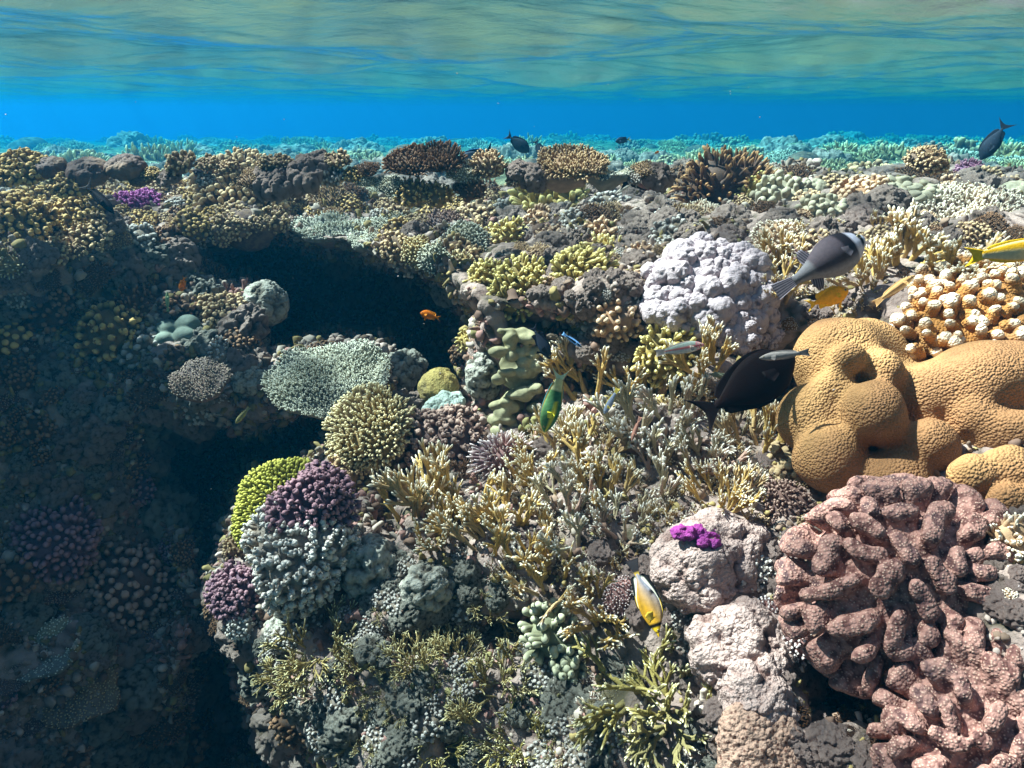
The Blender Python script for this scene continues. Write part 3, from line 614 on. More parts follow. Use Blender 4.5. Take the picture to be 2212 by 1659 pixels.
place(1445, 772, 140, 'finger_coral', 'bright yellow knobby fingers under the lavender mound behind a pale fish', 'coral', F(1.,.9,.6,**{**YF,'n':120,'L':.3,'r':.07}), YELLOW, n=(0,-.85,.5))
place(1008, 738, 46, 'finger_coral', 'tiny olive yellow knobs at the dark cave edge above the grey green lobes', 'coral', F(1.,1.,.7,n=34,L=.3,r=.12), YELLOW, n=(-.4,-.6,.6))
# --- grey green lobes
def folds(n, tall, seed):
    g = random.Random(seed); e = [(0, .22, 0, .55, .22, tall*.95)]
    for _ in range(n): e.append((g.uniform(-.62, .62), g.uniform(-.22, .02), g.uniform(-tall, tall), g.uniform(.17, .33), g.uniform(.16, .26), g.uniform(.11, .24)))
    return Lobes(e, k=.05, h=.022, noise=.035, nf=5.)
place(1122, 785, 150, 'lobed_coral', 'grey green coral of stacked smooth folds on the pillar right of the cave', 'coral', folds(24, .95, 3), GREENLOBE, frame=(0,.35,.94), sink=-.3)
place(1112, 895, 140, 'lobed_coral', 'second grey green folded coral just above the pinkish white ball', 'coral', folds(18, .7, 8), GREENLOBE, frame=(0,.35,.94), sink=-.3)
place(1045, 815, 90, 'reef_boulder', 'grey crusted rock column beside the grey green folded coral', 'rock', Lm(.7,.7,1.1,f1=3.,a1=.2,f2=9,a2=.08,lo=-.9), ROCKG, n=(0,0,1))
# --- middle domes
place(712, 822, 262, 'table_coral', 'large grey white table coral with a hollow centre at the cave floor', 'coral', T(1.,.88,n=1900,L=.10,r=.018,dish=.22,lean=.8,irr=.07,thick=.010,sub=1,rise=.25), GREY, n=(.04,-.36,.93), spin=0, t=1.86)
place(430, 815, 124, 'table_coral', 'small pinkish grey table coral left of the large table coral', 'coral', T(1.,.85,n=420,L=.12,r=.034,dish=-.3,irr=.06,lean=.8,sub=1), M('pink_grey', S(120,96,84), S(206,184,166), mot=40, bump=300, p0=.4), n=(.1,-.45,.88), t=1.88)
place(800, 932, 180, 'acropora_coral', 'cream coloured fan shaped coral of short dense fingers below the table coral', 'coral', F(1.,1.,.42,n=330,L=.2,r=.038,up=.1,lo=-.1,irr=.12,sub=1,dj=.14), CREAM, n=(-.2,-.7,.7), sink=-1.3)
place(950, 968, 190, 'knobby_coral', 'mauve brown dome of evenly spaced knobs right of the cream coral', 'coral', F(1.,1.,.8,n=190,L=.16,r=.062,taper=1.0,up=.02,lo=-.2,lump=.14,dj=.08,sub=2), MAUVE, n=(0,-.75,.65), sink=-.3)
place(1092, 992, 124, 'acropora_coral', 'pinkish white ball of slender fingers between the mauve dome and the fire coral', 'coral', F(1.,1.,.85,n=230,L=.36,r=.042,up=.0,lo=-.3,dj=.14,sub=1,lump=.1,core=.72), PINKW, n=(0,-.7,.7), sink=-1.1)
place(602, 1094, 215, 'acropora_coral', 'yellow green dome of dense short fingers at the edge of the dark gully', 'coral', F(1.05,1.,.62,n=600,L=.13,r=.033,up=.0,lo=-.25,dj=.1,irr=.05,lump=.12,taper=.85), LEMON, n=(-.35,-.6,.7), t=1.55)
place(684, 1088, 165, 'knobby_coral', 'dusky purple knobby dome overlapping the yellow green dome', 'coral', F(1.1,1.,.7,n=150,L=.18,r=.066,taper=1.,up=.02,lo=-.25,dj=.1,sub=2), PURPLE, n=(.0,-.7,.7), t=1.42)
place(758, 1028, 100, 'knobby_coral', 'tan knobby lump tucked between the purple dome and the mauve dome', 'coral', F(1.1,1.,.8,n=70,L=.25,r=.09,taper=.95,sub=1), OCHRE2, n=(0,-.6,.8))
place(655, 1200, 236, 'knobby_coral', 'grey dead looking knobby coral mass below the purple dome', 'coral', F(1.,1.,.8,n=200,L=.2,r=.055,taper=.95,up=.05,lo=-.35,dj=.3,lump=.3,sub=3), KNOB, n=(-.25,-.7,.65), t=1.42)
place(512, 1282, 124, 'knobby_coral', 'dusky purple knobby clump hanging at the left of the grey mass', 'coral', F(1.,1.,.75,n=110,L=.2,r=.075,taper=1.,lo=-.3,sub=2,dj=.12), PURPLE, n=(-.4,-.6,.65), t=1.5)
place(525, 1348, 74, 'knobby_coral', 'small whitish knobs below the hanging purple clump', 'coral', F(1.,1.,.75,n=80,L=.2,r=.085,taper=1.,lo=-.3,sub=1), KNOB, n=(-.3,-.7,.6), t=1.48)
place(505, 1185, 50, 'knobby_coral', 'tiny tan knobs hanging under the yellow green dome', 'coral', F(1.,1.,.75,n=50,L=.25,r=.1,taper=1.,lo=-.3,sub=1), OCHRE2, n=(-.3,-.7,.6), t=1.55)
place(622, 1305, 76, 'reef_boulder', 'smooth pale grey stone wedged below the grey knobby mass', 'rock', Lm(.75,.6,1.1,f1=2.,a1=.1,f2=12,a2=.05,lo=-.9,nu=80,nv=50), ROCKG, n=(.35,-.2,.9), t=1.45)
place(605, 1365, 66, 'reef_boulder', 'rough pale stone at the foot of the smooth grey stone', 'rock', Lm(1.,.8,.8,f1=3.,a1=.2,f2=12,a2=.07,lo=-.9,nu=80,nv=50), ROCKG, n=(-.2,-.5,.8), t=1.44)
place(925, 1275, 100, 'reef_boulder', 'pale jagged rock in the shadow under the golden fire coral', 'rock', Lm(.9,.8,1.,f1=3.,a1=.3,f2=11,a2=.1,lo=-.9,nu=90,nv=60), ROCKG, n=(0,-.3,.9))
place(800, 1230, 120, 'reef_boulder', 'grey rough rock right of the grey knobby mass', 'rock', Lm(.9,.8,1.,f1=3.,a1=.3,f2=11,a2=.1,lo=-.9,nu=90,nv=60), ROCKG, n=(0,-.3,.9))
place(948, 842, 100, 'reef_boulder', 'olive brown rounded rock at the back of the cave floor', 'rock', Lm(.95,.8,.7,f1=2.,a1=.12,f2=10,a2=.05), OLIVE, n=(0,-.4,.9), t=1.95)
place(958, 885, 92, 'reef_boulder', 'pale green white rubble in front of the olive rock', 'rock', Lm(1.,.7,.4,f1=3.,a1=.22,f2=11,a2=.08), M('pale_rubble', S(170,186,174), S(214,224,212), second=S(140,150,130), mot=50, bump=150, bstr=1., bdist=.005, p0=.4), n=(0,-.4,.9), t=1.86)
place(870, 800, 90, 'reef_boulder', 'dim green grey rock between the table coral and the olive rock', 'rock', Lm(1.,.8,.6,f1=3.,a1=.25,f2=9,a2=.1), ROCKG, n=(0,-.4,.9), t=2.1)


# --- lower right: boulders, brain coral, magenta coral
place(1530, 1215, 230, 'reef_boulder', 'broad pinkish pale boulder carrying the magenta coral', 'rock', Lm(1.05,.8,.45,f1=3.4,a1=.14,f2=15,a2=.06,nu=260,nv=130,low=.4), PALE, n=(.0,-.6,.8))
place(1600, 1405, 210, 'reef_boulder', 'bright white pink boulder in the sun left of the winding ridged coral', 'rock', Lm(.9,.8,.6,f1=3.,a1=.2,f2=12,a2=.08,nu=260,nv=130,low=.4), PALE, n=(-.3,-.6,.7))
place(1640, 1520, 150, 'reef_boulder', 'white pink boulder just above the brain coral', 'rock', Lm(1.,.8,.55,f1=3.,a1=.2,f2=12,a2=.08,nu=220,nv=110,low=.4), PALE, n=(-.1,-.7,.7))
place(1645, 1618, 190, 'brain_coral', 'reddish brown patch of meandering brain coral at the bottom edge', 'coral', Lm(1.,.9,.28,f1=1.5,a1=.05,f2=10,a2=.07,nu=260,nv=130,low=.3), BRAIN, n=(-.1,-.75,.65), sink=-.25)
place(1500, 1152, 104, 'finger_coral', 'bright magenta pink coral on top of the pinkish boulder', 'coral', Lobes([(-.6,0,.05,.36,.34,.32),(-.2,-.05,.1,.3,.3,.32),(.15,0,.05,.32,.34,.34),(.45,-.2,-.05,.3,.3,.28),(.75,-.1,.0,.24,.22,.24),(.6,-.45,-.15,.22,.2,.2)], k=.06, h=.04, noise=.09, nf=7.), MAGENTA, n=(0,-.5,.85), spin=0, sink=-.05, on=True)
place(1532, 1172, 60, 'finger_coral', 'magenta pink lump at the lower right end of the magenta coral', 'coral', Lobes([(-.4,0,.0,.5,.4,.45),(.4,-.1,-.0,.5,.4,.4)], k=.06, h=.05, noise=.1, nf=7.), MAGENTA, n=(0,-.5,.85), spin=0, sink=-.05, on=True)
place(1665, 1330, 74, 'acropora_coral', 'white tipped violet brown fingers squeezed beside the winding ridged coral, upper clump', 'coral', F(.9,1.,1.,n=110,L=.3,r=.085,sub=1), M('white_knob', S(150,110,104), S(244,230,226), mot=40, bump=300, p0=.35), n=(-.5,-.7,.4))
place(1715, 1392, 80, 'acropora_coral', 'white tipped violet brown fingers under the left edge of the winding ridged coral', 'coral', F(1.,1.,.8,n=90,L=.3,r=.085,sub=1), MATS['white_knob'], n=(-.3,-.8,.4))
place(1345, 1290, 90, 'acropora_coral', 'small white tipped fine coral left of the butterflyfish', 'coral', F(1.,1.,.7,n=170,L=.2,r=.04,sub=1), PINKW, n=(-.3,-.7,.6))
place(1700, 1090, 100, 'knobby_coral', 'pinkish brown knobby patch under the left flank of the smooth tan giant', 'coral', F(1.,1.,.6,n=120,L=.2,r=.065,sub=1), MAUVE, n=(-.4,-.7,.6))
place(1690, 1025, 110, 'knobby_coral', 'pale brown lobed knobs left of the smooth tan giant', 'coral', F(1.1,1.,.6,n=46,L=.2,r=.15,taper=1.), OCHRE2, n=(-.4,-.7,.6))
place(1610, 1230, 130, 'knobby_coral', 'white grey rubble knobs between pink boulder and winding ridged coral', 'coral', F(1.,1.,.5,n=120,L=.2,r=.075,sub=1,lump=.3,dj=.4), KNOB, n=(0,-.7,.7))
place(1760, 1535, 150, 'bushy_alga', 'nearly black leafy alga in the hollow below the winding ridged coral', 'alga', F(1.,1.,.6,n=150,L=.3,r=.07,taper=1.4,dj=.6,lump=.5,sub=2), DARKALG, n=(-.2,-.7,.6))
place(1600, 1590, 56, 'bushy_alga', 'small dark alga tuft at the left rim of the brain coral', 'alga', F(1.,1.,.6,n=60,L=.3,r=.09,taper=1.3,dj=.6,lump=.5,sub=2), DARKALG, n=(-.2,-.7,.6))
place(1195, 1365, 120, 'bubble_coral', 'pale green cluster of round bubbles left of the olive yellow fans', 'coral', F(1.,1.,.7,n=40,L=.45,r=.10,taper=1.45,up=.1,dj=.35,sub=2,lump=.06,sides=10,rings=8), M('bubble_green', S(130,128,100), S(186,182,154), mot=60, bump=300, bstr=.2, bdist=.001), n=(-.1,-.8,.6))
place(1230, 1440, 90, 'bubble_coral', 'lower string of pale green bubbles hanging in the shade', 'coral', F(.7,1.,1.,n=34,L=.4,r=.13,taper=1.4,up=.0,dj=.35,sub=2,lump=.06,sides=10,rings=8), MATS['bubble_green'], n=(.1,-.8,.5))
# --- golden fire coral, branch by branch colony
FC = dict(n0=9, depth=3, L=.44, r=.056, rsh=.77, shrink=.76, fan=.6, fork=.95, spread=.5, up=.45, sides=7, kids=(2,3))
fires = [
 (1270,862,150,FIRE,dict(n0=5,fan=.75,depth=4,L=.46,r=.055,fork=.8),'open antler shaped tan fire coral with bare stems in front of the pillar'),
 (1400,850,120,FIRE,{},'tan fire coral bush right of the antler shaped one'),
 (1545,800,130,FIRE,dict(fork=.7),'pale tan fire coral with long fingers above the big dark fish'),
 (1530,850,90,FIRE,{},'tan fire coral stubs just left of the big dark fish'),
 (1200,965,110,FIRE,dict(fork=.7),'upright tan fire coral combs above the pink white ball'),
 (1275,1000,130,FIRE,{},'fire coral bush in the middle of the sunlit slope'),
 (1150,1040,100,FIRE,{},'yellow tan fire coral right below the pinkish white ball'),
 (950,1075,140,FIRE,dict(L=.5),'golden fire coral sprays under the mauve dome'),
 (880,1115,110,FIRE,dict(L=.55,fan=.7),'golden fire coral reaching left into the dark gully'),
 (1010,1120,120,FIRE,{},'golden fire coral behind the left reaching spray'),
 (960,1170,100,FIRE,dict(L=.5),'brown fire coral fringe hanging at the shade line'),
 (1110,1120,130,FIRE,{},'dense golden fire coral left of the slope centre'),
 (1220,1090,120,FIRE2,{},'pale tipped fire coral low in the slope centre'),
 (1320,1080,120,FIRE,{},'thick stemmed yellow tan fire coral right of the slope centre'),
 (1380,960,150,FIRE2,{},'greyish fire coral thicket below the tan bush'),
 (1470,920,130,FIRE2,{},'grey pink fire coral left of the dark fish tail'),
 (1430,1040,130,FIRE2,{},'greyish white tipped fire coral above the pink boulder'),
 (1520,1000,120,FIRE2,{},'grey fire coral below the dark fish tail'),
 (1560,1085,120,FIRE,dict(depth=3,n0=14,r=.04),'fine needle like yellow fire coral tuft right above the magenta coral'),
 (1650,965,120,FIRE,dict(L=.5),'orange tan fire coral leaning on the smooth tan giant'),
 (1600,930,90,FIRE2,{},'dull fire coral under the dark fish belly'),
 (1060,1180,110,FIRE,dict(L=.5,fan=.8),'brown golden fan fringe over the shaded rock'),
 (1150,1215,120,FIRE,dict(L=.5,fan=.8),'yellow fan of fire coral below the fringe'),
 (1200,1275,130,FIRE,dict(fan=.9,n0=6,L=.5,r=.05),'flat open yellow fan of fire coral left of the butterflyfish'),
 (1290,1330,120,FIRE,dict(fan=.8,L=.5),'yellow white tipped shelf of fire coral under the butterflyfish'),
 (1250,1180,120,FIRE2,{},'pale rubble like fire coral above the flat open fan'),
 (1350,1150,110,FIRE2,{},'pale stubby fire coral left of the pink boulder'),
 (1690,580,110,FIRE,dict(fan=.8,n0=10),'lacy golden fan coral right of the lavender mound'),
 (1690,640,100,FIRE,dict(fan=.8,n0=10),'lacy golden brown fan coral behind the pufferfish tail'),
 (1880,610,120,FIRE,dict(fan=.8,n0=10),'lacy golden coral below the pufferfish head'),
 (1960,560,130,FIRE,dict(fan=.8,n0=11,r=.075),'chunky lacy golden coral right of the pufferfish'),
 (2060,590,120,FIRE,dict(fan=.8,n0=11,r=.075),'chunky golden white coral between plate coral and stout golden coral'),
 (1370,1480,150,M('yellow_shelf', S(150,134,74), S(234,222,176), second=S(128,116,76), mot=30, bump=300, p0=.6),dict(fan=.9,up=.0,L=.5,n0=12,spread=.9),'olive yellow shelf of fire coral left of the white pink boulder'),
 (1450,1545,130,MATS['yellow_shelf'],dict(fan=.9,up=.0,L=.5,n0=12,spread=.9),'thin yellow shelf of fire coral below the olive yellow shelf'),
]
for (dx, dy, w, mt, k, lab) in fires:
    place(dx, dy, w*1.6, 'fire_coral', lab, 'coral', B(**{**FC, **k}), mt, upb=.55, group='golden fire corals on the sunny slope')
# --- bottom centre: twig corals in half shade
TW = dict(n0=16, depth=3, L=.42, r=.028, rsh=.85, shrink=.78, fork=.9, spread=.7, up=.35, sides=5, kids=(2,3), wig=.5)
twigs = [(690,1400,170,{},'bushy olive brown twig coral at the left edge of the lower slope'),
 (640,1455,130,{},'lower half of the olive twig coral thicket hanging over the gully'),
 (770,1450,110,{},'olive twig coral beside the bushy one'),
 (900,1430,130,{},'pale olive twig coral in the middle of the lower slope'),
 (1060,1330,120,dict(n0=7,r=.022),'loose thin twigs in the dark under the golden fringe'),
 (990,1420,120,{},'dense pale twig coral with grey tips'),
 (1090,1470,160,dict(r=.03),'wide spiny twig coral under the loose thin twigs'),
 (1040,1540,150,{},'twig coral spread flat near the bottom edge'),
 (1120,1600,150,{},'yellow edged twig coral at the bottom edge'),
 (960,1620,120,{},'twig coral in the bottom middle'),
 (990,1045,100,dict(n0=8,r=.02),'thin bare brown twigs in front of the mauve dome')]
for i, (dx, dy, w, k, lab) in enumerate(twigs):
    place(dx, dy, w*1.1, 'twig_coral', lab, 'coral', B(**{**TW, **k}), TWIG if i < 8 else (MATS['yellow_shelf'] if i < 10 else BROWN), upb=.4, group='thin twig corals')
# --- left bank and reef top
LB = [(245,718,135,'F',OCHRE,dict(n=75,L=.26,r=.1,taper=.95,sub=1),'yellow tan dome of round knobs on the shaded left bank'),
 (290,660,84,'F',BROWN,dict(n=70,L=.28,r=.08,sub=1),'dim olive brown finger dome behind the yellow tan dome'),
 (482,680,112,'F',OCHRE2,dict(n=110,L=.2,r=.085,taper=1.,sub=1),'pinkish tan knobby dome in the shade left of the cave'),
 (482,762,70,'F',KNOB,dict(n=60,L=.25,r=.1,sub=1,lump=.3),'pale rubble knobs between the small table coral and the pinkish tan dome'),
 (520,435,215,'F',OCHRE2,dict(rx=1.1,rz=.6,n=210,L=.2,r=.055,taper=.95,sub=1),'broad tan finger coral on the left lip of the cave'),
 (468,428,80,'F',OCHRE,dict(n=60,L=.3,r=.11,taper=.95),'ochre knobs at the left end of the broad tan finger coral'),
 (305,452,110,'F',VIOLET,dict(rz=.4,n=160,L=.16,r=.06,sub=1),'purple magenta knobby coral on the left reef top'),
 (30,490,150,'F',OCHRE,dict(n=120,L=.2,r=.08,taper=1.,sub=1),'ochre knobby mound at the left picture edge'),
 (80,455,110,'F',OCHRE,dict(n=100,L=.2,r=.08,taper=1.,sub=1),'ochre knobs just behind the mound at the left picture edge'),
 (45,372,120,'F',OCHRE,dict(rz=.5,n=100,L=.2,r=.09,taper=1.,sub=1),'orange brown knobby hummock far left on the reef top'),
 (170,470,110,'F',OCHRE,dict(rz=.5,n=90,L=.2,r=.09,taper=1.,sub=1),'ochre knobs capping the ledge left of the purple coral'),
 (160,400,90,'F',OCHRE,dict(rz=.6,n=60,L=.2,r=.1,taper=1.,sub=1),'small ochre knob cluster above the ledge left of the purple coral'),
 (190,515,110,'F',OCHRE2,dict(rz=.4,n=70,L=.2,r=.08,taper=1.,sub=1),'tan knobs along the lower rim of the left ledge'),
 (20,735,80,'F',OCHRE,dict(n=30,L=.25,r=.17,taper=1.,lump=.06,sides=10),'yellowish round lobes at the left edge in the shade'),
 (385,720,110,'L',M('teal_lobe',S(104,118,110),second=S(120,130,118),mot=50,bump=300,bstr=.3),dict(),'smooth grey green lobes right of the yellow tan dome'),
 (885,352,110,'F',BROWN,dict(rz=.4,n=200,L=.22,r=.04,sub=1),'brown bristly patch left of the small dark hollow on the reef top'),
 (950,345,100,'F',BROWN,dict(rz=.4,n=200,L=.25,r=.045,sub=1),'brown bristly coral overhanging the small dark hollow'),
 (1052,362,80,'F',OCHRE2,dict(rz=.7,n=90,L=.25,r=.08,sub=1),'tan knobby clump right of the grey surgeonfish'),
 (895,425,80,'F',OCHRE,dict(n=60,L=.25,r=.1,sub=1),'ochre knob clump below the small dark hollow'),
 (945,425,70,'F',OCHRE,dict(n=50,L=.25,r=.1,sub=1),'second ochre knob clump below the small dark hollow'),
 (1020,415,60,'F',BROWN,dict(n=60,L=.3,r=.07),'brown tufted clump on the silty middle reef top'),
 (900,545,80,'F',CREAM,dict(n=120,L=.2,r=.06),'cream knobs hanging from the cave lip left of the ledge'),
 (940,560,70,'F',GREY,dict(n=100,L=.2,r=.06),'grey knobs hanging from the cave lip beside the cream knobs'),
 (1000,575,64,'F',CREAM,dict(n=70,L=.25,r=.08),'small cream knobs left of the leftmost ledge fingers'),
 (965,490,90,'F',MAUVE,dict(rz=.5,n=160,L=.16,r=.045),'flat mauve bristle coral behind the cave lip'),
 (1010,520,100,'F',GREY,dict(rz=.4,n=180,L=.16,r=.045),'grey mauve bristle ledge behind the leftmost ledge fingers'),
 (740,492,210,'T',GREY,dict(rx=1.,ry=.5,n=620,L=.1,r=.024,dish=.1,lean=.9,irr=.2),'wide thin grey plate coral jutting over the cave'),
 (800,518,100,'T',GREY,dict(rx=1.,ry=.7,n=260,L=.14,r=.04,dish=-.2,lean=.9),'rounded pale tip plate at the right end of the plate over the cave'),
 (660,480,110,'T',MAUVE,dict(rx=1.,ry=.5,n=260,L=.12,r=.035,dish=-.1,lean=.9),'dim brown plate at the left end of the plate over the cave'),
 (1480,395,100,'F',BROWN,dict(rz=.4,n=120,L=.2,r=.06,sub=1),'brown crusted hump left of the brown bushy coral'),
 (1240,352,150,'F',OCHRE2,dict(rz=.22,n=300,L=.16,r=.032),'low tan bristle carpet on the middle reef top far edge'),
 (1210,378,120,'T',WHITE,dict(ry=.5,n=260,L=.14,r=.04,dish=-.2,sub=1),'whitish finger plate in front of the tan bristle carpet'),
 (1300,372,120,'T',GREY,dict(ry=.5,n=260,L=.12,r=.04,dish=-.2,sub=1),'grey finger plate right of the whitish finger plate'),
 (2000,350,90,'F',OCHRE2,dict(rz=.6,n=90,L=.2,r=.08,sub=1,lump=.3),'orange brown crusted clump on the far right reef top'),
 (2095,378,80,'F',M('rose_coral',S(150,96,120),S(190,140,160),mot=40,bump=300,p0=.4),dict(rz=.4,n=90,L=.2,r=.06),'dull rose coral patch far right on the reef top'),
 (130,1170,170,'F',PURPLE,dict(n=120,L=.2,r=.08),'barely visible purple knobby dome deep in the left shade'),
 (280,1270,210,'F',MAUVE,dict(n=170,L=.18,r=.065,taper=1.),'large dark knobby dome deep in the shaded lower left'),
 (95,1400,160,'T',GREY,dict(ry=.8,n=380,L=.1,r=.03,dish=.5),'dark dish coral with a faintly lit front rim at lower left'),
 (175,1500,170,'T',OCHRE2,dict(ry=.8,n=380,L=.1,r=.03,dish=.2),'dark plate coral below the dish coral at lower left'),
 (360,1345,190,'T',MAUVE,dict(ry=.8,n=420,L=.09,r=.026,dish=.2),'dark plate coral with pale dots along its rim next to the gully'),
 (410,1130,120,'F',MAUVE,dict(n=140,L=.16,r=.06),'dim brown knobs near the dark gully wall'),
 (575,655,84,'R',ROCKG,dict(),'rough dim boulder left inside the cave mouth'),
 (545,820,70,'R',ROCKG,dict(),'dim rubble between the two table corals'),
 (175,420,0,'',None,{},'')]
for (dx, dy, w, ty, mt, k, lab) in LB:
    if not ty: continue
    if ty == 'F': place(dx, dy, w, 'knobby_coral' if k.get('r', 0) >= .055 else 'bushy_coral', lab, 'coral', F(**k), mt, upb=.35)
    elif ty == 'T': place(dx, dy, w, 'plate_coral', lab, 'coral', T(**k), mt, n=(.1,-.55,.83) if dy > 600 else (0,-.25,.95), spin=0)
    elif ty == 'L': place(dx, dy, w, 'lobed_coral', lab, 'coral', Lobes([(-.4,0,.1,.5,.4,.45),(.35,0,.3,.5,.4,.45),(.4,-.2,-.2,.5,.4,.4),(-.35,-.2,-.35,.45,.4,.35)], k=.05, h=.05), mt, frame=(0,.5,.85), sink=-.1)
    else: place(dx, dy, w, 'reef_boulder', lab, 'rock', Lm(1.,.9,.8,f1=2.2,a1=.25,f2=9,a2=.1), mt)
for i, (dx, dy, w, lab) in enumerate([(190,372,84,'smooth purple brown dome coral on the far left reef top'),(110,362,66,'low brown smooth mound left of the purple brown dome'),(320,388,64,'smooth greyish dome right of the purple brown dome'),(270,362,76,'flat pale mound on the far left reef top')]):
    place(dx, dy, w, 'dome_coral', lab, 'coral', Lm(1.,.9,.45,f1=2.2,a1=.16,f2=9,a2=.05,nu=130,nv=64,low=.25), M('dome_purple', S(98,76,70), second=S(124,98,80), mot=40, bump=200, bstr=.5), upb=.9, group='smooth dome corals on the left reef top')

#@@HERO

# ------------------------------------------------------------------ smaller repeated colonies
def single(parts): return parts if not isinstance(parts[0], tuple) else join(*parts)
PROTO = {}
def proto(k):
    if k in PROTO: return PROTO[k]
    g = {'knob': [F(1,1,.6,n=46,L=.28,r=.115,taper=1.,lump=.2,sub=1,sides=6,rings=5), F(1.2,.9,.5,n=54,L=.24,r=.10,taper=1.,lump=.25,sides=6,rings=5), F(1,1,.75,n=60,L=.22,r=.095,taper=.95,dj=.25,sides=6,rings=5)],
         'finger': [F(1,1,.6,n=60,L=.4,r=.07,dj=.25,sides=6,rings=5), F(1,.8,.5,n=70,L=.34,r=.062,dj=.3,sides=6,rings=5)],
         'bristle': [F(1.1,1,.4,n=150,L=.2,r=.04,sides=5,rings=4,dj=.2), F(1,1,.55,n=170,L=.22,r=.038,sides=5,rings=4,dj=.3)],
         'plate': [T(1,.9,n=220,L=.14,r=.04,dish=-.15,sides=5), T(1.1,.8,n=240,L=.12,r=.036,dish=.2,sides=5)],
         'rock': [Lm(1,.9,.45,f1=3.2,a1=.22,f2=9,a2=.14,nu=120,nv=60,low=.6), Lm(1.1,.8,.4,f1=4.,a1=.2,f2=11,a2=.13,nu=120,nv=60,low=.7), Lm(.9,.9,.6,f1=3.,a1=.22,f2=8,a2=.16,nu=120,nv=60,low=.6)],
         'dome': [Lm(1,.95,.6,f1=1.5,a1=.1,nu=50,nv=26), Lm(1,.9,.5,f1=3,a1=.16,nu=50,nv=26)],
         'caul': [Lm(1,.9,.7,f1=3.5,a1=.24,f2=10,a2=.1,nu=90,nv=48)],
         'fire': [B(**{**FC,'n0':11,'depth':2,'L':.5,'sides':6}), B(**{**FC,'n0':9,'depth':3,'fan':.8,'sides':5}), B(**{**FC,'n0':9,'depth':2,'L':.45,'fan':.3,'sides':6})],
         'twig': [B(**{**TW,'n0':9,'depth':3,'sides':4}), B(**{**TW,'n0':12,'depth':2,'L':.5,'sides':4})]}[k]
    PROTO[k] = [new_mesh(k+'_colony', *single(f(1.0))) for f in g]
    for m in PROTO[k]: m.materials.append(GREY)
    return PROTO[k]
NAMES = {'knob': ('knobby_coral', 'coral'), 'finger': ('finger_coral', 'coral'), 'bristle': ('bushy_coral', 'coral'), 'plate': ('plate_coral', 'coral'), 'rock': ('reef_boulder', 'rock'),
         'dome': ('dome_coral', 'coral'), 'caul': ('cauliflower_coral', 'coral'), 'fire': ('fire_coral', 'coral'), 'twig': ('twig_coral', 'coral')}
DESC = {'knob': 'clump of stubby knobs', 'finger': 'small tuft of upright fingers', 'bristle': 'low bristly coral cushion', 'plate': 'small flat plate coral', 'rock': 'lumpy crusted rock',
        'dome': 'small smooth dome coral', 'caul': 'small bumpy cauliflower coral', 'fire': 'small branching fire coral', 'twig': 'thin twiggy coral tuft'}
MN = {'ochre_coral': 'ochre', 'tan_coral': 'tan', 'grey_coral': 'grey', 'cream_coral': 'cream', 'dark_brown_coral': 'dark brown', 'mauve_brown_coral': 'mauve brown', 'grey_knobby': 'dead grey',
      'fire_coral': 'golden', 'grey_fire_coral': 'greyish', 'olive_twig_coral': 'olive', 'pale_boulder': 'pale pink', 'grey_boulder': 'grey', 'purple_coral': 'purple', 'peach_coral': 'peach',
      'white_tipped_coral': 'white tipped', 'yellow_coral': 'yellow', 'porites': 'golden tan', 'dome_purple': 'purple brown', 'crust_rock': 'pinkish brown', 'smooth_pale_lobe': 'pale', 'teal_lobe': 'grey green', 'yellow_shelf': 'yellow', 'olive_boulder': 'olive'}
CRUST = M('crust_rock', S(122,94,86), tip=S(190,164,154), second=S(104,90,70), mot=60, bump=100, bstr=1., bdist=.01, p0=.25, patch=9, rough=.9)
def inst(k, mat, p, nrm, R, zone, squash=1.0):
    me = random.choice(proto(k)); o = bpy.data.objects.new(NAMES[k][0], me); COL.objects.link(o)
    o.material_slots[0].link = 'OBJECT'; o.material_slots[0].material = mat
    o.location = p; o.rotation_mode = 'QUATERNION'; o.rotation_quaternion = q_align(nrm)
    o.scale = (R*random.uniform(.85, 1.15), R*random.uniform(.85, 1.15), R*random.uniform(.8, 1.2)*squash)
    dead = mat is KNOB
    if dead: o.name = 'dead_coral'
    if k == 'rock' and mat is CRUST: o.name = 'crusted_rock'
    if k == 'rock' and mat is ROCKG: o.name = 'grey_rock'
    d = MN.get(mat.name, 'brown')+' '+DESC[k]
    tag(o, f'{d} {zone}', 'dead coral' if dead else NAMES[k][1], f'{d} {zone}')
    return o
def scatter(poly, n, w0, w1, choices, zone, ov=.75, upb=.5, tries=14):
    xs = [p[0] for p in poly]; ys = [p[1] for p in poly]; c = 0; wts = [q[2] for q in choices]
    for _ in range(n*tries):
        if c >= n: break
        dx = random.uniform(min(xs), max(xs)); dy = random.uniform(min(ys), max(ys))
        if poly_sd(poly, np.array(float(dx)), np.array(float(dy))) > 0: continue
        p, nn, t = hit(dx, dy); R = random.uniform(w0, w1)*.5*t/FPX; q = p
        if any((q.x-a)**2+(q.y-b)**2+(q.z-c_)**2 < ((R+r)*ov)**2 for a, b, c_, r in CENT): continue
        k, m, _w = random.choices(choices, wts)[0]; CENT.append((q.x, q.y, q.z, R))
        nrm = (nn*(1-upb)+Vector((0, 0, 1))*upb+Vector((0, -.45, 0))*(dy < 600)).normalized()
        inst(k, m, p-nrm*R*.12, nrm, R, zone); c += 1
scatter([(0,360),(700,340),(760,470),(600,500),(430,520),(300,540),(0,570)], 120, 40, 96, [('knob',OCHRE,4),('knob',OCHRE2,4),('bristle',OCHRE2,2),('rock',CRUST,2),('dome',MATS['dome_purple'],1),('knob',KNOB,2),('finger',CREAM,1),('knob',BROWN,2)], 'on the left reef top', ov=.62)
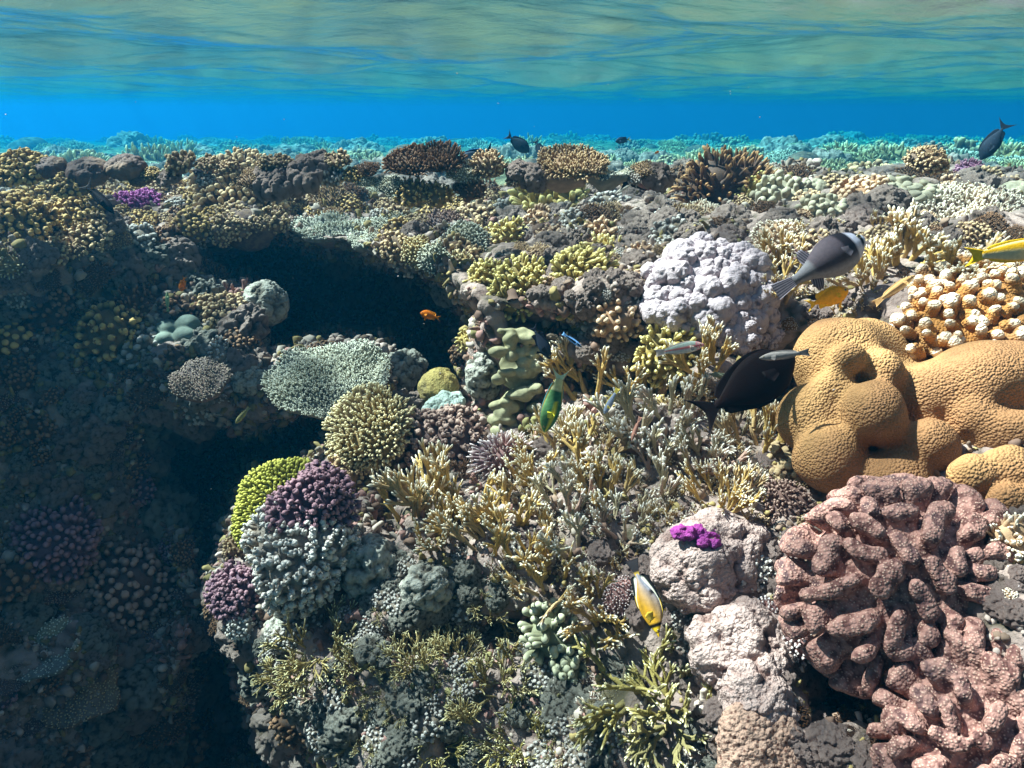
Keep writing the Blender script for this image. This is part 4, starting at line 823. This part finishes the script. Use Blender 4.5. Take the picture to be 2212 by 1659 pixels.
scatter([(690,345),(1000,350),(1060,420),(1050,560),(880,560),(760,470),(700,420)], 80, 36, 90, [('knob',OCHRE2,4),('knob',OCHRE,2),('bristle',GREY,3),('rock',CRUST,2),('knob',KNOB,2),('plate',CREAM,2),('bristle',BROWN,2)], 'on the reef top above the cave', ov=.62)
scatter([(1060,360),(1480,360),(1500,560),(1380,640),(1250,560),(1100,560),(1050,430)], 85, 30, 84, [('rock',CRUST,6),('knob',KNOB,3),('knob',PEACH,1),('bristle',BROWN,3),('caul',CRUST,4),('bristle',OCHRE2,2)], 'on the crusted middle reef top', ov=.6)
scatter([(1480,370),(2212,380),(2212,560),(1900,560),(1700,560),(1500,540)], 70, 36, 96, [('rock',CRUST,4),('knob',PEACH,2),('knob',OCHRE2,2),('bristle',WHITE,2),('caul',PALE,2),('dome',SMOOTHP,1),('bristle',BROWN,2)], 'on the right reef top', ov=.6)
scatter([(1700,480),(2212,500),(2212,640),(1960,640),(1800,700),(1640,700)], 46, 30, 74, [('fire',FIRE,5),('knob',GOLDW,2),('rock',CRUST,2),('bristle',DARKALG,1),('caul',PALE,1)], 'around the pufferfish', ov=.55)
scatter([(1060,560),(1400,540),(1460,700),(1400,800),(1240,760),(1300,680),(1180,640)], 46, 22, 60, [('rock',CRUST,5),('knob',KNOB,3),('caul',CRUST,4),('knob',PEACH,1)], 'on the crusted ledge above the cave', ov=.6)
scatter([(1160,930),(1500,860),(1640,930),(1680,1080),(1560,1130),(1380,1170),(1300,1330),(1080,1260),(1000,1150),(1100,1050)], 200, 36, 84, [('fire',FIRE,8),('fire',FIRE2,6),('rock',PALE,1.),('knob',KNOB,1),('caul',PALE,1)], 'on the sunlit slope', ov=.4)
scatter([(1300,1170),(1700,1130),(1720,1300),(1500,1380),(1380,1330)], 50, 24, 60, [('knob',KNOB,5),('caul',PALE,4),('rock',PALE,3),('fire',FIRE2,1)], 'around the pinkish boulder', ov=.55)
scatter([(560,1370),(900,1300),(1200,1400),(1400,1450),(1560,1659),(760,1659),(640,1540)], 150, 34, 84, [('twig',TWIG,5),('knob',KNOB,5),('fire',FIRE2,2),('rock',ROCKG,3),('twig',MATS['yellow_shelf'],1),('caul',ROCKG,3)], 'on the shaded lower slope', ov=.5)
scatter([(1460,1380),(1720,1400),(1900,1600),(2212,1500),(2212,1659),(1380,1659)], 50, 30, 80, [('caul',PALE,3),('rock',PALE,3),('rock',CRUST,4),('knob',KNOB,2),('bristle',DARKALG,3)], 'in the lower right corner', ov=.55)
scatter([(0,560),(420,540),(560,700),(560,860),(430,900),(300,1000),(0,1100)], 85, 36, 100, [('rock',CRUST,5),('rock',ROCKG,4),('knob',KNOB,2),('plate',MAUVE,2),('knob',BROWN,3),('bristle',BROWN,2)], 'on the shaded left bank', ov=.6)
scatter([(0,1000),(400,1000),(480,1300),(700,1659),(0,1659)], 80, 50, 120, [('rock',CRUST,3),('rock',ROCKG,3),('knob',PURPLE,1),('knob',BROWN,2),('plate',MAUVE,3),('bristle',BROWN,2)], 'deep in the dark lower left', ov=.6)
scatter([(560,500),(1000,600),(1040,940),(900,900),(560,800)], 12, 40, 80, [('rock',CRUST,3),('rock',ROCKG,3),('knob',BROWN,1)], 'inside the dark cave', ov=.6)
scatter([(780,1200),(1100,1200),(1100,1340),(800,1380)], 30, 34, 76, [('rock',ROCKG,4),('knob',KNOB,3),('caul',ROCKG,2)], 'in the shade under the golden fringe', ov=.55)
scatter([(1560,900),(1720,900),(1740,1150),(1680,1200),(1600,1150)], 30, 30, 70, [('fire',FIRE,4),('knob',MAUVE,2),('knob',OCHRE2,2),('caul',PALE,1)], 'beside the smooth tan giant', ov=.55)
scatter([(2130,1060),(2212,1060),(2212,1350),(2150,1300)], 12, 30, 60, [('caul',PALE,2),('knob',WHITE,2),('rock',CRUST,1)], 'at the right edge below the smooth tan giant', ov=.5)
# the reef top farther off, out to where it dissolves in blue
_fc = np.empty(len(flat_me.vertices)*3, np.float32); flat_me.vertices.foreach_get('co', _fc); _fc = _fc.reshape(-1, 3)
_fq = np.empty(len(flat_me.polygons)*4, np.int32); flat_me.polygons.foreach_get('vertices', _fq)
fbvh = BVHTree.FromPolygons(_fc.tolist(), _fq.reshape(-1, 4).tolist())
far = [('plate',CREAM,4),('plate',GREY,3),('bristle',GREY,3),('bristle',CREAM,3),('knob',OCHRE2,2),('dome',MATS['dome_purple'],1),('rock',CRUST,2),('knob',MAUVE,1),('finger',CREAM,2)]
FW = [q[2] for q in far]; c = 0
def far_one(y, R, zone):
    x = random.uniform(-1, 1)*(.74*y+.3); r = fbvh.ray_cast(Vector((x, y, .1)), Vector((0, 0, -1)), 3)
    if r[0] is None: return False
    k, m, _ = random.choices(far, FW)[0]
    if any((x-a)**2+(y-b)**2 < ((R+q)*.62)**2 for a, b, c_, q in CENT if abs(b-y) < 1.2): return False
    CENT.append((x, y, r[0].z, R)); inst(k, m, r[0]-Vector((0, 0, R*.1)), Vector((random.gauss(0, .1), -.15, 1)), R, zone, squash=.9); return True
for _ in range(500):
    if c >= 110: break
    c += far_one(random.uniform(3.5, 4.6), random.uniform(.08, .2), 'just behind the reef crest')
for _ in range(5200):
    if c >= 860: break
    g = .034+.058*random.random(); y = (.57-5.6*.034)/(g-.034) if g > .0405 else random.uniform(26, 42)
    y = max(4.2, min(y, 42)); R = random.uniform(.075, .20)*(y/4.)**.62
    c += far_one(y, R, 'far off on the reef top' if y < 8 else 'on the hazy distant reef')
# crust of tiny knobs and tufts over bare rock
def build_growth():
    N = 46000; i = rng.integers(0, len(_co), N*3); P = _co[i]; no = np.empty(len(_co)*3, np.float32); reef.data.vertices.foreach_get('normal', no); Nn = no.reshape(-1, 3)[i]
    t = P@cF; u = 1106+FPX*P[:, 0]/t; v = 829.5-FPX*(P@cU)/t; vw = unit(P)
    ok = (t > .5) & (t < 3.6) & (u > -150) & (u < 2360) & (v > 300) & (v < 1780) & ((Nn*vw).sum(1) < .15) & (vnoise(P, 5.) + .6*vnoise(P, 21.) > np.where(v < 560, .1, -.25))
    P, Nn, t = P[ok][:N], Nn[ok][:N], t[ok][:N]; n = len(P)
    D = Nn+rng.normal(0, .35, (n, 3))+np.array([0, 0, .25]); big = rng.random(n)**3
    sc = np.clip(t/1.55, .45, 1.3); L = (.006+.020*big)*rng.uniform(.7, 1.3, n)*sc; r = (.0032+.0055*rng.random(n))*(.8+.5*big)*sc
    V, Fc, _ = fingers(P-Nn*.003, D, L, r, r*rng.uniform(.6, 1.25, n), sides=6, rings=5, lump=.3, bend=.3)
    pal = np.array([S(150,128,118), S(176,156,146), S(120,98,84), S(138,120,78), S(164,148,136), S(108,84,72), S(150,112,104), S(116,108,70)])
    lit = sstep(850, 1100, u[ok][:N])*sstep(560, 700, v[ok][:N]);  # sunlit slope region, where the crust colour itself is brightened
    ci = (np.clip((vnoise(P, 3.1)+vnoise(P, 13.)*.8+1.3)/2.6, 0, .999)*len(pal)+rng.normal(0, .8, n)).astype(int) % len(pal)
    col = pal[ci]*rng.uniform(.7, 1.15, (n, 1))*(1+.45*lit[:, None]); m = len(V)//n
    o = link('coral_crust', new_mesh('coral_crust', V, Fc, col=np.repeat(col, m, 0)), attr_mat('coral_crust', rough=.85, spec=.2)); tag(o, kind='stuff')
build_growth()

#@@SCATTER

# ------------------------------------------------------------------ fish
SK = np.array([0, .05, .12, .22, .35, .5, .65, .8, .92, 1.])
FM = attr_mat('fish_skin', rough=.7, spec=.1, noise=.14, nscale=160., bump=.0008)
def eye_mesh(r):
    V, F_, _ = blob(r, r*.55, r, 14, 9, lo=-.99); c = np.where((np.hypot(V[:, 0], V[:, 2]) < r*.62)[:, None], [[.004, .004, .004]], [[.35, .28, .14]]); return V, F_, c
def fish(name, label, cat, dx, dy, px, ang, prof, colf, toward=0., dt=.12, t=None, flip=False, bend=0., eyes=True, group=None, roll=0.):
    """prof: top, bot, width (fractions of length) at SK; tail (root, [x,z] upper tip, fork x, lower tip); dorsal/anal (s0,s1,h0,hm,h1); pect"""
    a = R_(ang)
    if t is None:
        t = 9.
        for f in (-.45, -.2, 0, .2, .45):
            d = Vector(ray(dx+f*px*math.cos(a), dy-f*px*math.sin(a))); n_ = d.length; r = scene.ray_cast(DG, Vector((0, 0, 0)), d.normalized(), distance=6.)
            if r[0]: t = min(t, (r[1].length)/n_)
        t = max(.45, t-dt*.6)
    L = px*t/FPX
    X = Vector(cR)*math.cos(a)+Vector(cU)*math.sin(a)-Vector(cF)*toward; X.normalize()
    Y = -Vector(ray(dx, dy)).normalized(); Y = (Y-X*Y.dot(X)).normalized(); Z = X.cross(Y)
    if (Z.z < 0) != flip: Y, Z = -Y, -Z
    if roll: q = Quaternion(X, R_(roll)); Y = q @ Y; Z = q @ Z
    top, bot, wid = (np.array(prof[k]) for k in ('top', 'bot', 'wid'))
    ns, nr = 30, 16; s = np.linspace(0, 1, ns)**1.15; ev = lambda A, v: np.interp(v, SK, A); sm = lambda A: np.convolve(np.pad(ev(A, s), 2, mode='edge'), [.1, .2, .4, .2, .1], 'valid')
    T_, B_, W_ = sm(top), sm(bot), sm(wid); T_[0] *= .35; B_[0] *= .35; W_[0] *= .35
    bl = .80; V = []; C = []
    xs = .5-s*bl
    for i in range(ns):
        c = (T_[i]+B_[i])/2; h = (T_[i]-B_[i])/2
        for j in range(nr):
            f = 2*math.pi*j/nr; cz, sy = math.cos(f), math.sin(f)
            V.append((xs[i], W_[i]*sy*(1-.15*abs(cz)), c+h*cz)); C.append(colf('body', s[i], cz))
    Q = [(i*nr+j, i*nr+(j+1) % nr, (i+1)*nr+(j+1) % nr, (i+1)*nr+j) for i in range(ns-1) for j in range(nr)]
    T3 = []
    for i0, xe in ((0, .505), (ns-1, xs[-1]-.01)):
        k = len(V); V.append((xe, 0, (T_[i0]+B_[i0])/2)); C.append(colf('body', s[i0], 0))
        T3 += [(i0*nr+j, i0*nr+(j+1) % nr, k) if i0 else (i0*nr+(j+1) % nr, i0*nr+j, k) for j in range(nr)]
    def strip(base, outer, part, th=.006, y0=0., n=5):
        k = len(V); m = len(base)
        for side in (1, -1):
            for i in range(m):
                for q in range(n):
                    f = q/(n-1); b0, o0 = np.array(base[i], float), np.array(outer[i], float)
                    if len(b0) == 2: b0 = np.array([b0[0], 0, b0[1]]); o0 = np.array([o0[0], 0, o0[1]])
                    v = b0*(1-f)+o0*f; v[1] += side*th*(1-f*.8)+y0; V.append(tuple(v)); C.append(colf(part, i/(m-1), f))
        for sd_ in range(2):
            for i in range(m-1):
                for q in range(n-1):
                    a0 = k+sd_*m*n+i*n+q; f4 = (a0, a0+1, a0+n+1, a0+n); Q.append(f4 if sd_ else f4[::-1])
        for i in range(m-1): a0 = k+i*n+n-1; b0 = a0+m*n; Q.append((a0, a0+n, b0+n, b0))
        for i in (0, m-1):
            for q in range(n-1): a0 = k+i*n+q; b0 = a0+m*n; Q.append((a0, a0+1, b0+1, b0))
    ti = prof['tail']; zt, zb = T_[-1], B_[-1]; (ux, uz), fx, (lx, lz) = ti; m = 13; base = []; outer = []
    for i in range(m):
        f = i/(m-1); base.append((xs[-1]+.015, zt*(1-f)+zb*f)); g = abs(2*f-1)**1.6
        ex = (ux if f < .5 else lx); outer.append((-.5+fx*(1-g)+(ex)*g*0+(1-g)*0-(.0 if g < 1 else 0), (uz if f < .5 else lz)*abs(2*f-1)))
    strip(base, outer, 'tail', .007)
    for part, arr, sg in (('dorsal', T_, 1), ('anal', B_, -1)):
        if part in prof:
            s0, s1, h0, hm, h1 = prof[part]; m = 12; base = []; outer = []
            for i in range(m):
                f = i/(m-1); q = s0+(s1-s0)*f; zc = np.interp(q, s, arr)*.93; h = np.interp(f, [0, .12, .55, .9, 1], [h0*.2, h0, (h0+hm)/2 if h1 > hm else hm, h1, h1*.5])*(1+.03*(i % 2))
                base.append((.5-q*bl, zc)); outer.append((.5-q*bl-.35*h, zc+sg*h))
            strip(base, outer, part, .007)
    pl = prof.get('pect', .12); xp = .5-.27*bl; 
    for sd_ in (1, -1):
        w = np.interp(.27, s, W_)*.9*sd_; base = [(xp, w, .01), (xp, w, -.02), (xp, w, -.05)]; outer = [(xp-pl, w+sd_*pl*.45, .04), (xp-pl*1.05, w+sd_*pl*.5, -.03), (xp-pl*.7, w+sd_*pl*.4, -.08)]
        strip(base, outer, 'pect', .003)
    if prof.get('pelv'): strip([(xp, np.interp(.27, s, B_)*.9), (xp-.06, np.interp(.33, s, B_)*.95)], [(xp-.07, np.interp(.3, s, B_)-prof['pelv']), (xp-.12, np.interp(.3, s, B_)-prof['pelv']*.6)], 'pelv', .006)
    V = np.array(V); V[:, 1] += bend*(V[:, 0]-.1)**2*np.sign(.1-V[:, 0])*2; V *= L
    Mx = Matrix((X, Y, Z)).transposed(); pos = Vector(at(dx, dy, t))
    o = link(name, new_mesh(name, V, [np.array(Q), np.array(T3)], col=np.array(C)), FM, None, pos, Mx.to_quaternion()); tag(o, label, cat, group)
    if eyes:
        er = prof.get('eye', .022)*L; ex = .5-.1*bl
        for sd_ in (1, -1):
            w = np.interp(.1, s, W_)*.86; e = eye_mesh(er); z_ = (np.interp(.1, s, T_)*.45+np.interp(.1, s, B_)*.1)
            link('eye', new_mesh('eye', e[0], e[1], col=e[2]), attr_mat('fish_eye', rough=.15, spec=.6, noise=0.), o, (ex*L, sd_*w*L+bend*(ex-.1)**2*-2*L, z_*L))
    return o
P_SURG = dict(top=[.01,.06,.13,.19,.215,.205,.165,.10,.045,.03], bot=[-.01,-.06,-.11,-.17,-.205,-.20,-.16,-.09,-.04,-.03], wid=[.01,.035,.05,.06,.065,.06,.045,.028,.014,.01],
    tail=((-.5,.19),.10,(-.5,-.19)), dorsal=(.16,.93,.03,.06,.07), anal=(.42,.93,.03,.05,.06), pect=.14, eye=.02)
P_SLEN = dict(top=[.01,.03,.055,.075,.085,.08,.07,.055,.04,.035], bot=[-.01,-.03,-.05,-.07,-.08,-.08,-.068,-.05,-.038,-.033], wid=[.01,.022,.034,.042,.045,.04,.033,.024,.015,.01],
    tail=((-.5,.075),.03,(-.5,-.075)), dorsal=(.22,.92,.02,.03,.03), anal=(.5,.9,.015,.025,.02), pect=.09, eye=.016)
P_DAMS = dict(top=[.01,.07,.13,.18,.20,.19,.15,.09,.05,.04], bot=[-.01,-.06,-.11,-.16,-.19,-.185,-.14,-.08,-.045,-.04], wid=[.012,.04,.06,.072,.075,.065,.05,.03,.016,.012],
    tail=((-.5,.14),.11,(-.5,-.14)), dorsal=(.22,.9,.04,.06,.11), anal=(.52,.9,.04,.06,.11), pect=.13, pelv=.12, eye=.028)
P_PUFF = dict(top=[.03,.08,.13,.18,.205,.20,.15,.085,.05,.045], bot=[-.03,-.08,-.13,-.18,-.205,-.195,-.145,-.08,-.05,-.045], wid=[.03,.07,.11,.14,.155,.145,.105,.06,.028,.018],
    tail=((-.5,.085),-.0,(-.5,-.085)), dorsal=(.66,.80,.10,.12,.07), anal=(.68,.82,.09,.11,.06), pect=.12, eye=.026)
P_BUTT = dict(top=[.01,.03,.10,.21,.29,.31,.27,.16,.06,.05], bot=[-.01,-.03,-.09,-.18,-.26,-.29,-.26,-.15,-.06,-.05], wid=[.008,.02,.04,.055,.06,.055,.042,.025,.013,.01],
    tail=((-.5,.09),-.0,(-.5,-.09)), dorsal=(.2,.97,.03,.05,.09), anal=(.45,.97,.03,.05,.08), pect=.1, eye=.022)
bpy.context.view_layer.update(); DG = bpy.context.evaluated_depsgraph_get()
def solid(c, fin=None, tail=None):
    c = S(*c); fin = S(*fin) if fin else c; tail = S(*tail) if tail else fin
    return lambda part, s, v: c if part == 'body' else (tail if part == 'tail' else fin)
def c_sohal(part, s, v):
    if part == 'body': return S(52,66,84) if v > .15 and (int(v*16) % 2) else (S(104,122,140) if v < .5 else S(64,80,98))
    return S(16,18,30) if v < .8 or part == 'pect' else S(40,90,170)
def c_wrasse(part, s, v):
    if part == 'body':
        if s > .78: return S(206,200,150)
        k = (int(s*34)+int((v+1)*9)) % 2; a = np.array(S(60,112,78))*(1-.25*k)+np.array(S(150,170,90))*max(0, v)*.35; return tuple(a) if abs(v+.35) > .12 or s > .6 else S(200,190,60)
    if part == 'pect': return S(232,216,60)
    if part == 'tail': return S(214,160,116) if (s < .12 or s > .88) else S(190,206,180)
    return S(196,150,70) if v < .6 else S(80,150,150)
def c_puff(part, s, v):
    if part == 'body':
        if s < .06: return S(200,200,214)
        if s < .13 and v > -.5: return S(18,14,20)
        if s < .20: return S(190,186,200) if v < .9 else S(110,100,110)
        if s < .33 and v > -.2: return S(26,20,26)
        if v < -.6: return S(130,126,134)
        return S(66,56,62) if s < .75 else S(96,92,96)
    return S(60,54,60) if part == 'pect' else (S(30,22,30) if int(s*12) % 2 else S(130,120,130))
def c_butt(part, s, v):
    if part == 'body':
        if s < .06: return S(230,180,30)
        if s < .10: return S(20,16,10)
        if s < .16: return S(236,190,40)
        if s < .2: return S(20,16,10)
        if .62 < s < .72 and v > .55: return S(30,26,30)
        k = int((v+1)*11) % 2; b = np.array(S(206,150,40)); w = np.array(S(140,136,146)); f = np.clip((s-.35)/.6+.55*v, 0, 1); c = b*(1-f)+w*f
        return tuple(c*(.72 if k and s > .25 else 1.))
    if part in ('dorsal', 'anal'): return S(226,220,200) if v < .35 else (S(240,190,40) if s < .45 and v < .6 else S(14,12,14))
    return S(210,170,60) if part == 'pect' or v < .25 else S(24,20,24)
def c_clean(part, s, v): return S(16,18,30) if abs(v) < .45 and part == 'body' else S(120,170,230)
def c_kl(part, s, v):
    if part == 'body':
        if s < .2 and int(s*40+v*5) % 2: return S(220,110,130)
        return S(204,90,90) if abs(v-.1) < .16 else (S(150,160,150) if v > 0 else S(206,206,204))
    return S(190,170,160)
def c_brn(part, s, v): return S(60,44,30) if abs(v) < .22 and part == 'body' else (S(190,146,96) if v > -.5 else S(226,206,170))
def c_goat(part, s, v): return S(240,190,30) if part != 'body' else (S(200,186,150) if int((v+1)*6) % 2 else S(238,180,30))
YD = solid((246,170,14), (250,186,20)); OR = solid((214,110,14), (222,128,20)); DK = solid((26,20,24)); DK2 = solid((40,46,60), (24,28,40))
fish('pufferfish', 'grey masked pufferfish with black eye patch swimming over the lacy golden coral', 'fish', 1772, 572, 222, 31, P_PUFF, c_puff, dt=.20, bend=.1, toward=-.1)
fish('damselfish', 'bright golden yellow damselfish just below the pufferfish', 'fish', 1787, 645, 98, 20, P_DAMS, YD, dt=.16)
fish('surgeonfish', 'very dark maroon surgeonfish hovering over the fire coral, head to the upper right', 'fish', 1610, 838, 262, 31, P_SURG, solid((22,7,8), (16,5,7)), dt=.16, toward=-.1)
fish('butterflyfish', 'yellow and grey striped butterflyfish seen nearly from behind, head down', 'fish', 1393, 1290, 170, -72, {**P_BUTT, 'top': [v*.52 for v in P_BUTT['top']], 'bot': [v*.42 for v in P_BUTT['bot']], 'eye': .013}, c_butt, dt=.12, toward=.35, bend=.25)
fish('wrasse', 'green wrasse with orange forked tail raised, diving in front of the grey green coral', 'fish', 1196, 862, 150, -106, {**P_SLEN, 'top': [v*1.5 for v in P_SLEN['top']], 'bot': [v*1.7 for v in P_SLEN['bot']], 'tail': ((-.5,.20),.15,(-.5,-.13))}, c_wrasse, dt=.14, bend=.35, flip=False)
fish('cleaner_wrasse', 'tiny blue black cleaner wrasse under the yellow ledge', 'fish', 1236, 735, 52, -36, P_SLEN, c_clean, dt=.12)
fish('damselfish', 'blue grey damselfish with streaming fins hanging head down by the grey green coral', 'fish', 1168, 738, 86, -62, {**P_DAMS, 'top': [v*.7 for v in P_DAMS['top']], 'bot': [v*.7 for v in P_DAMS['bot']]}, DK2, dt=.14)
fish('damselfish', 'small dull brown fish left of the tiny cleaner wrasse', 'fish', 1196, 728, 32, 170, P_DAMS, solid((120,104,90)), dt=.1, eyes=False)
fish('wrasse', 'pale grey wrasse with pink stripe over the yellow knobby fingers', 'fish', 1468, 754, 108, 10, {**P_SLEN, 'top': [v*1.4 for v in P_SLEN['top']], 'bot': [v*1.3 for v in P_SLEN['bot']]}, c_kl, dt=.14)
fish('wrasse', 'slim grey wrasse in the shade under the lavender clump', 'fish', 1695, 767, 110, 187, P_SLEN, solid((150,140,136), (120,112,110)), dt=.16)
fish('wrasse', 'slim brown striped wrasse pointing up to the right above the golden giant', 'fish', 1932, 626, 108, 35, {**P_SLEN}, c_brn, dt=.14)
fish('wrasse', 'small silvery blue wrasse nose down over the antler shaped coral', 'fish', 1320, 866, 64, -118, {**P_SLEN, 'top': [v*1.3 for v in P_SLEN['top']], 'bot': [v*1.3 for v in P_SLEN['bot']]}, solid((150,156,176), (206,180,80)), dt=.14)
fish('damselfish', 'small grey green fish resting in the pale tan fire coral fingers', 'fish', 1556, 812, 46, 170, {**P_DAMS, 'top': [v*.6 for v in P_DAMS['top']], 'bot': [v*.6 for v in P_DAMS['bot']]}, solid((120,124,104)), dt=.12, eyes=False)
fish('wrasse', 'small translucent reddish wrasse below the silvery blue one', 'fish', 1374, 926, 56, 250, P_SLEN, solid((170,120,104)), dt=.12, eyes=False)
fish('wrasse', 'tiny yellow wrasse low over the pale rubble coral', 'fish', 1420, 1316, 40, 176, P_SLEN, solid((206,170,80)), dt=.1, eyes=False)
fish('goatfish', 'yellow striped fish half out of the right picture edge', 'fish', 2178, 545, 190, 6, {**P_SLEN, 'top': [v*1.5 for v in P_SLEN['top']], 'bot': [v*1.5 for v in P_SLEN['bot']], 'tail': ((-.5,.11),.09,(-.5,-.11)), 'pelv': .1}, c_goat, t=1.15)
fish('anthias', 'small orange fish tilted upright over the shaded left bank', 'fish', 395, 613, 34, -104, P_DAMS, OR, dt=.2, eyes=False)
fish('anthias', 'orange fish facing left in front of the black cave mouth', 'fish', 930, 682, 46, 164, P_DAMS, OR, t=1.55)
fish('wrasse', 'thin pale green fish standing upright on the shaded left bank', 'fish', 362, 652, 44, 92, P_SLEN, solid((130,150,110)), dt=.12, eyes=False)
fish('wrasse', 'small olive fish nose down below the two table corals', 'fish', 524, 897, 46, 230, {**P_SLEN, 'top': [v*1.4 for v in P_SLEN['top']], 'bot': [v*1.4 for v in P_SLEN['bot']]}, solid((130,124,84)), t=1.55, eyes=False)
fish('surgeonfish', 'blue grey surgeonfish with dark fins on the reef top, head to the lower left', 'fish', 1028, 341, 92, 205, P_SURG, c_sohal, t=2.5)
fish('surgeonfish', 'dark blue fish tail up on the distant flat, left of a pair', 'fish', 1118, 309, 64, -38, P_SURG, DK2, t=4.2, eyes=False)
fish('surgeonfish', 'dark blue fish nose down on the distant flat, right of a pair', 'fish', 1166, 322, 48, -62, P_SURG, DK2, t=4.2, eyes=False)
fish('surgeonfish', 'pinkish brown surgeonfish with black tail grazing on the middle reef top', 'fish', 1388, 390, 104, 4, P_SURG, solid((142,104,96), (40,26,30), (18,16,22)), t=2.2)
fish('surgeonfish', 'slender dark blue fish diving at the upper right edge with its tail up', 'fish', 2148, 303, 104, 235, {**P_SURG, 'top': [v*.75 for v in P_SURG['top']], 'bot': [v*.75 for v in P_SURG['bot']]}, DK2, t=3.4, eyes=False)
fish('surgeonfish', 'black fish seen edge on, slanting past the purple coral at left', 'fish', 214, 428, 96, -46, {**P_SURG, 'top': [v*.45 for v in P_SURG['top']], 'bot': [v*.4 for v in P_SURG['bot']]}, DK, t=1.9, eyes=False)
fish('damselfish', 'black damselfish with grey back on the left reef top', 'fish', 432, 374, 36, 160, P_DAMS, solid((60,50,54), (30,24,28)), t=2.35, eyes=False)
fish('damselfish', 'black damselfish with white tail on the left reef top', 'fish', 676, 374, 42, 10, P_DAMS, solid((30,26,34), (24,20,28), (226,216,170)), t=2.35, eyes=False)
fish('damselfish', 'tiny black damselfish between two larger black ones', 'fish', 596, 360, 24, 20, P_DAMS, DK, t=2.35, eyes=False)
fish('damselfish', 'tiny dark fish with yellow tail over the distant flat', 'fish', 1346, 303, 34, 190, P_DAMS, solid((40,54,80), (40,54,80), (210,190,60)), t=4.6, eyes=False)
fish('damselfish', 'tiny orange fish over the hazy flat right of centre', 'fish', 1418, 330, 14, 30, P_DAMS, OR, t=4.4, eyes=False)
fish('wrasse', 'pale slim fish at the tail of the pinkish brown surgeonfish', 'fish', 1348, 408, 44, 210, P_SLEN, solid((200,190,176)), t=2.3, eyes=False)

def build_specks():
    n = 90; d = rng.uniform(.6, 3.2, n); P = np.stack([at(rng.uniform(0, 2212), rng.uniform(150, 1500), 1.) for _ in range(n)])*d[:, None]
    V, Fc, _ = fingers(P, rng.normal(0, 1, (n, 3)), .0014*rng.uniform(.6, 1.6, n), .0007*d**.5, .0006*d**.5, sides=6, rings=4)
    m = bpy.data.materials.new('drifting_specks'); m.use_nodes = True; m.node_tree.nodes['Principled BSDF'].inputs['Base Color'].default_value = (.6, .5, .48, 1)
    tag(link('drifting_specks', new_mesh('drifting_specks', V, Fc), m), kind='stuff')
build_specks()
#@@FISH
